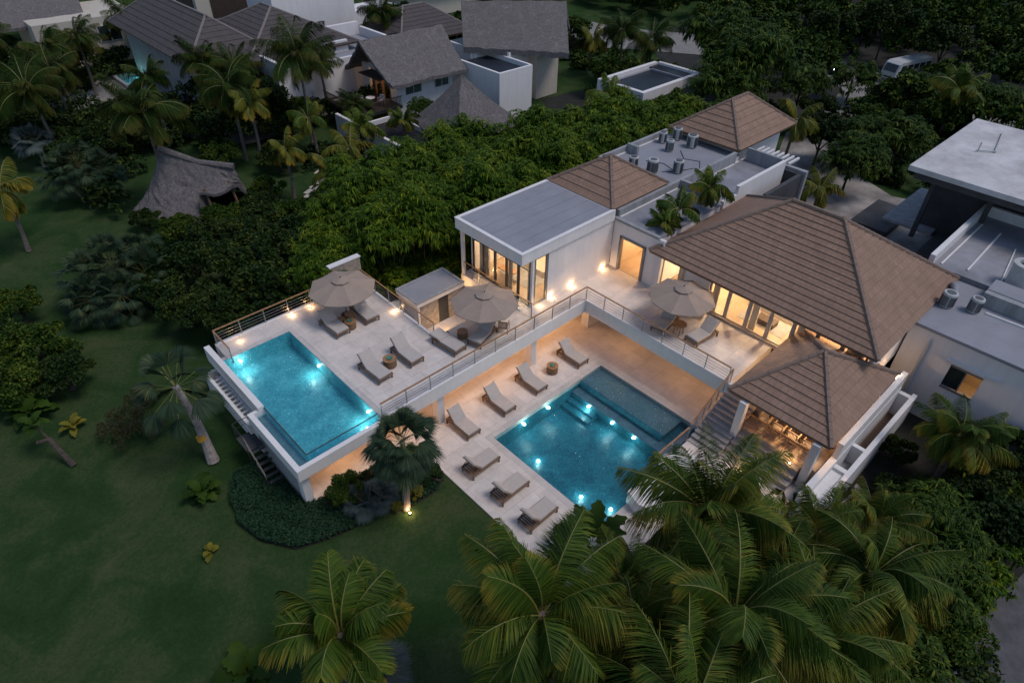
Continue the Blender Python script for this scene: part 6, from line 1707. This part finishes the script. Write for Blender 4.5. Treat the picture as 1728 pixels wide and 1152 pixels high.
for x, y, z, s_, rz, me, lb in ((3.15,25.5,.1,.95,0,PL,'round clump of broad jagged leaves on the lawn near the planting bed'), (2.05,22.0,.05,.6,1,plantain_mesh(6, 6, .9, 'croton', .34, low=.1),'tiny yellow leaved plant alone on the lawn'),
       (.75,15.6,.1,1.15,2,PL,'broad leaved plant cut by the bottom edge left of the small palm'), (-1.6,37.2,.2,1.4,1,PL,'broad leaved plant at the foot of the left thicket'),
       (14.9,9.9,.9,1.3,.5,plantain_mesh(7, 12, 1.6, 'broad', .22),'upright broad leaved plant at the near corner of the lower pool'), (-.2,34.6,.2,.9,.2,plantain_mesh(8, 9, .9, 'croton', .28),'yellow green fern beside the bent stump')):
    t = empty('leafy_plant', (x, y, 0), rz, lb, 'plant'); o = link('leaves', me, t, (0, 0, z)); o.scale = (s_,)*3
# planting bed under the raised pool
bed = [(4.86,25.71),(4.04,24.41),(3.70,22.57),(4.02,21.06),(5.02,19.50),(6.56,18.91),(8.02,18.61),(9.43,18.39),(10.62,17.79),(12.1,17.76),(12.9,18.3),(12.95,19.6),(12.9,21.1),(10.65,21.15),(7.2,21.2),(6.5,21.4),(6.6,25.5)]
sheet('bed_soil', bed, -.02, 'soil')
def in_poly(x, y, P):
    c = np.zeros(len(x), bool); j = len(P)-1
    for i in range(len(P)):
        xi, yi = P[i]; xj, yj = P[j]
        with np.errstate(divide='ignore', invalid='ignore'):
            c ^= ((yi > y) != (yj > y)) & (x < (xj-xi)*(y-yi)/(yj-yi+1e-12)+xi)
        j = i
    return c
def cover(name, P, n, m_, h=.28, leaf=.13, seed=0, lab=None, hvar=.25):
    rg = np.random.default_rng(seed)
    xs = [p[0] for p in P]; ys = [p[1] for p in P]
    x = rg.uniform(min(xs), max(xs), n*2); y = rg.uniform(min(ys), max(ys), n*2)
    k = in_poly(x, y, P); x, y = x[k][:n], y[k][:n]
    hh = h*(1+hvar*np.sin(x*2.1+1)*np.cos(y*1.7)+hvar*.6*np.sin(x*5.3+y*3.1))
    z = hh*rg.uniform(.45, 1.05, len(x))
    P_ = np.stack([x, y, z], 1); a = rg.uniform(0, 2*PI, len(x))
    d = norm(np.stack([np.cos(a), np.sin(a), rg.uniform(-.3, .9, len(x))], 1)); nr = norm(np.array([0, 0, 1.0])+rg.normal(size=(len(x), 3))*.4); nr = norm(nr-d*(nr*d).sum(1, keepdims=True))
    L = leaf*rg.uniform(.6, 1.4, len(x)); V, F = diamonds(P_, d, nr, L, L*.6)
    o = link(name, np_mesh(name, V, F, [MT[m_]])); tag(o, lab, kind='stuff'); return o
tag(cover('ground_cover', bed, 26000, 'cover', .30, .13, 1), 'low dark green ground cover filling the planting bed under the raised pool')
for x, y, z, s_, me, lb in ((8.3,20.2,1.2,.42,BU[1],'small bright leafy shrub in the planting bed, in front of the warm lit wall'), (12.0,18.4,.7,.72,BR,'dark reddish bush at the deck side of the lit palm'), (11.5,19.6,.9,.75,BR,'dark bush behind the lit palm'),
                            (9.5,20.4,.6,.5,BR,'low bush in the planting bed behind the silver palms')):
    tree(x, y, z, me, s_, lb, 'bush', cat='bush')
for x, y, s_, lb in ((9.75,18.0,.62,'yellow lit croton left of the lit palm trunk'), (11.0,18.0,.8,'yellow lit croton right of the lit palm trunk')):
    t = empty('croton', (x, y, 0), 0, lb, 'plant'); o = link('foliage', bush_mesh(70+int(x), 700, .5, .5, .45, 'croton', leaf=.13, lumps=12, lump_r=.16), t, (0, 0, .45)); o.scale = (s_,)*3
    trunk(t, (0,0,0), (0,0,.4), .03, .02, 'bark')

# undergrowth masses nobody could count
def mass(name, pts, m_, seed, lab, leaf=.34, per=420, r=1.5, asp=.5):
    rg = np.random.default_rng(seed); parts = []
    for i, (x, y, z, s_) in enumerate(pts):
        P_, N_ = crown_points(rg, int(per*s_*s_), 12, r*s_, r*s_, r*s_*.8, .5*s_)
        n = len(P_)
        out = norm(N_*.7+rg.normal(size=(n, 3))*.5+np.array([0, 0, -.35])); nr = norm(N_*.5+np.array([0, 0, .9])+rg.normal(size=(n, 3))*.45); nr = norm(nr-out*(nr*out).sum(1, keepdims=True))
        L = leaf*rg.uniform(.6, 1.4, n)
        V, F = diamonds(P_+np.array([x, y, z]), out, nr, L, L*asp); parts.append((V, F, 0))
    V, F, mi = join(parts)
    return tag(link(name, np_mesh(name, V, F, [MT[m_]])), lab, kind='stuff')
rg = random.Random(77)
pts = []
def clear(x, y):
    # keep the service road, the gravel road and the buildings free of wood
    if 74 < x < 104 and 25 < y < 41 and abs((y-32)-(x-80)*(-.05)) < 6: return False
    if 87 < x < 98 and 12 < y < 30: return False
    return True
for k in range(1000):
    d = rg.uniform(62, 175); a = rg.uniform(R(-2), R(58))
    x, y = d*math.cos(a), d*math.sin(a)
    if not (y < 62 or x > 98): continue
    if x < 92 and y > 46: continue
    if 78 < x < 99 and 46 < y < 95: continue
    if x < 74 and y < 46: continue
    if x < 78 and y < 30: continue
    if not clear(x, y): continue
    pts.append((x, y, rg.uniform(1.8, 5.0), rg.uniform(1.1, 2.2)))
mass('woodland', pts, 'broad', 5, 'dark woodland canopy across the top right of the picture', leaf=.62, per=300, r=1.6)
pts = []
for _ in range(240):
    x, y = rg.uniform(58, 98), rg.uniform(6, 36)
    if x < 66 and y < 23: continue
    if x < 76 and y > 23 and y < 31: continue
    if y > 27 and x > 74: continue
    if 88 < x < 97 and 11 < y < 30: continue
    pts.append((x, y, rg.uniform(.3, 1.6), rg.uniform(.8, 1.3)))
mass('verge_thicket', pts, 'broad_dk', 15, 'dark low thicket between the sandy yard and the service road', leaf=.36, per=360, r=1.35)
pts = [(rg.uniform(18, 36), rg.uniform(-7.5, 1.5), rg.uniform(.3, 1.3), rg.uniform(.55, .95)) for _ in range(230)]
pts = [p for p in pts if not (p[1] < -1.6-.22*(p[0]-18)*.9-0.3 and p[0] < 31) and not (p[0] < 27 and p[1] > 1.3) and not (p[1] > .4 and p[0] > 24)]
pts += [(rg.uniform(36.5, 60), rg.uniform(-22, -9.5), 1.5, 1.2) for _ in range(30)]
mass('shrubbery', pts, 'bamboo', 6, 'tangled green shrubbery filling the lower right slope', leaf=.30, per=620, r=1.15, asp=.35)
pts = [(rg.uniform(9.5, 24), rg.uniform(-4.5, 4.0), rg.uniform(.1, .8), rg.uniform(.5, .9)) for _ in range(150)]
pts = [p for p in pts if p[1] < 4.2 and (p[0] > 12 or p[1] > 0)] + [(rg.uniform(12, 20), rg.uniform(4, 8.2), .3, .6) for _ in range(36)]
mass('undergrowth', pts, 'broad_dk', 7, 'dark undergrowth beneath the foreground palms', leaf=.24, per=520, r=1.1)
pts = []
for _ in range(420):
    x, y = rg.uniform(-6, 36), rg.uniform(56, 118)
    if y < 70 and (x < 7 or 11 < x < 27): continue
    if x < 8.5 and y < 80: continue
    if 17 < x < 29 and 76 < y < 92: continue
    if 21 < x < 28 and 84 < y < 97: continue
    if x > 21 and 70 < y < 100: continue
    if 15 < x < 30 and 103 < y: continue
    if 20 < x < 36 and y < 70: continue
    if 33 < x and y < 70: continue
    pts.append((x, y, rg.uniform(.4, 2.2), rg.uniform(.8, 1.5)))
pts += [(rg.uniform(21.5, 30), rg.uniform(65, 73.5), rg.uniform(1.5, 4.8), rg.uniform(.9, 1.3)) for _ in range(60)] + [(rg.uniform(19.5, 24.3), rg.uniform(74, 83), rg.uniform(.2, .7), rg.uniform(.6, .8)) for _ in range(34)] + [(rg.uniform(8, 22), rg.uniform(66, 80), rg.uniform(.5, 2.4), rg.uniform(.8, 1.3)) for _ in range(40)] + [(rg.uniform(27, 48), rg.uniform(64.5, 68), rg.uniform(.6, 2.6), .9) for _ in range(14)] + [(rg.uniform(31, 46), rg.uniform(66.2, 67.6), rg.uniform(.5, 1.8), .8) for _ in range(10)] + [(rg.uniform(26, 34), rg.uniform(55.5, 60), .5, .8) for _ in range(10)]
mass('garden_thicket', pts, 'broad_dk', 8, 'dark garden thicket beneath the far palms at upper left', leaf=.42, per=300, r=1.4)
pts = [(rg.uniform(48, 80), rg.uniform(44, 98), rg.uniform(.1, .9), rg.uniform(.7, 1.1)) for _ in range(300)]
pts = [p for p in pts if not (48 < p[0] < 69 and 40 < p[1] < 71) or (p[0] > 62 and 48 < p[1] < 52)]
pts = [p for p in pts if not (62 < p[0] and p[1] > 94)]
mass('verge_planting', pts, 'broad', 9, 'green planting between the far houses and the gravel road', leaf=.40, per=320, r=1.4)
# low leafy hedge feet along the villa's rear
pts = [(x, 31.6+.4*math.sin(x), .6, .8) for x in np.arange(18.2, 31, 1.0)] + [(x, 30.6, .8, .8) for x in np.arange(31.5, 48, 1.3)]
mass('hedge_undergrowth', pts, 'broad_dk', 12, 'dark leaves at the foot of the bamboo hedge', leaf=.3, per=380, r=1.0)
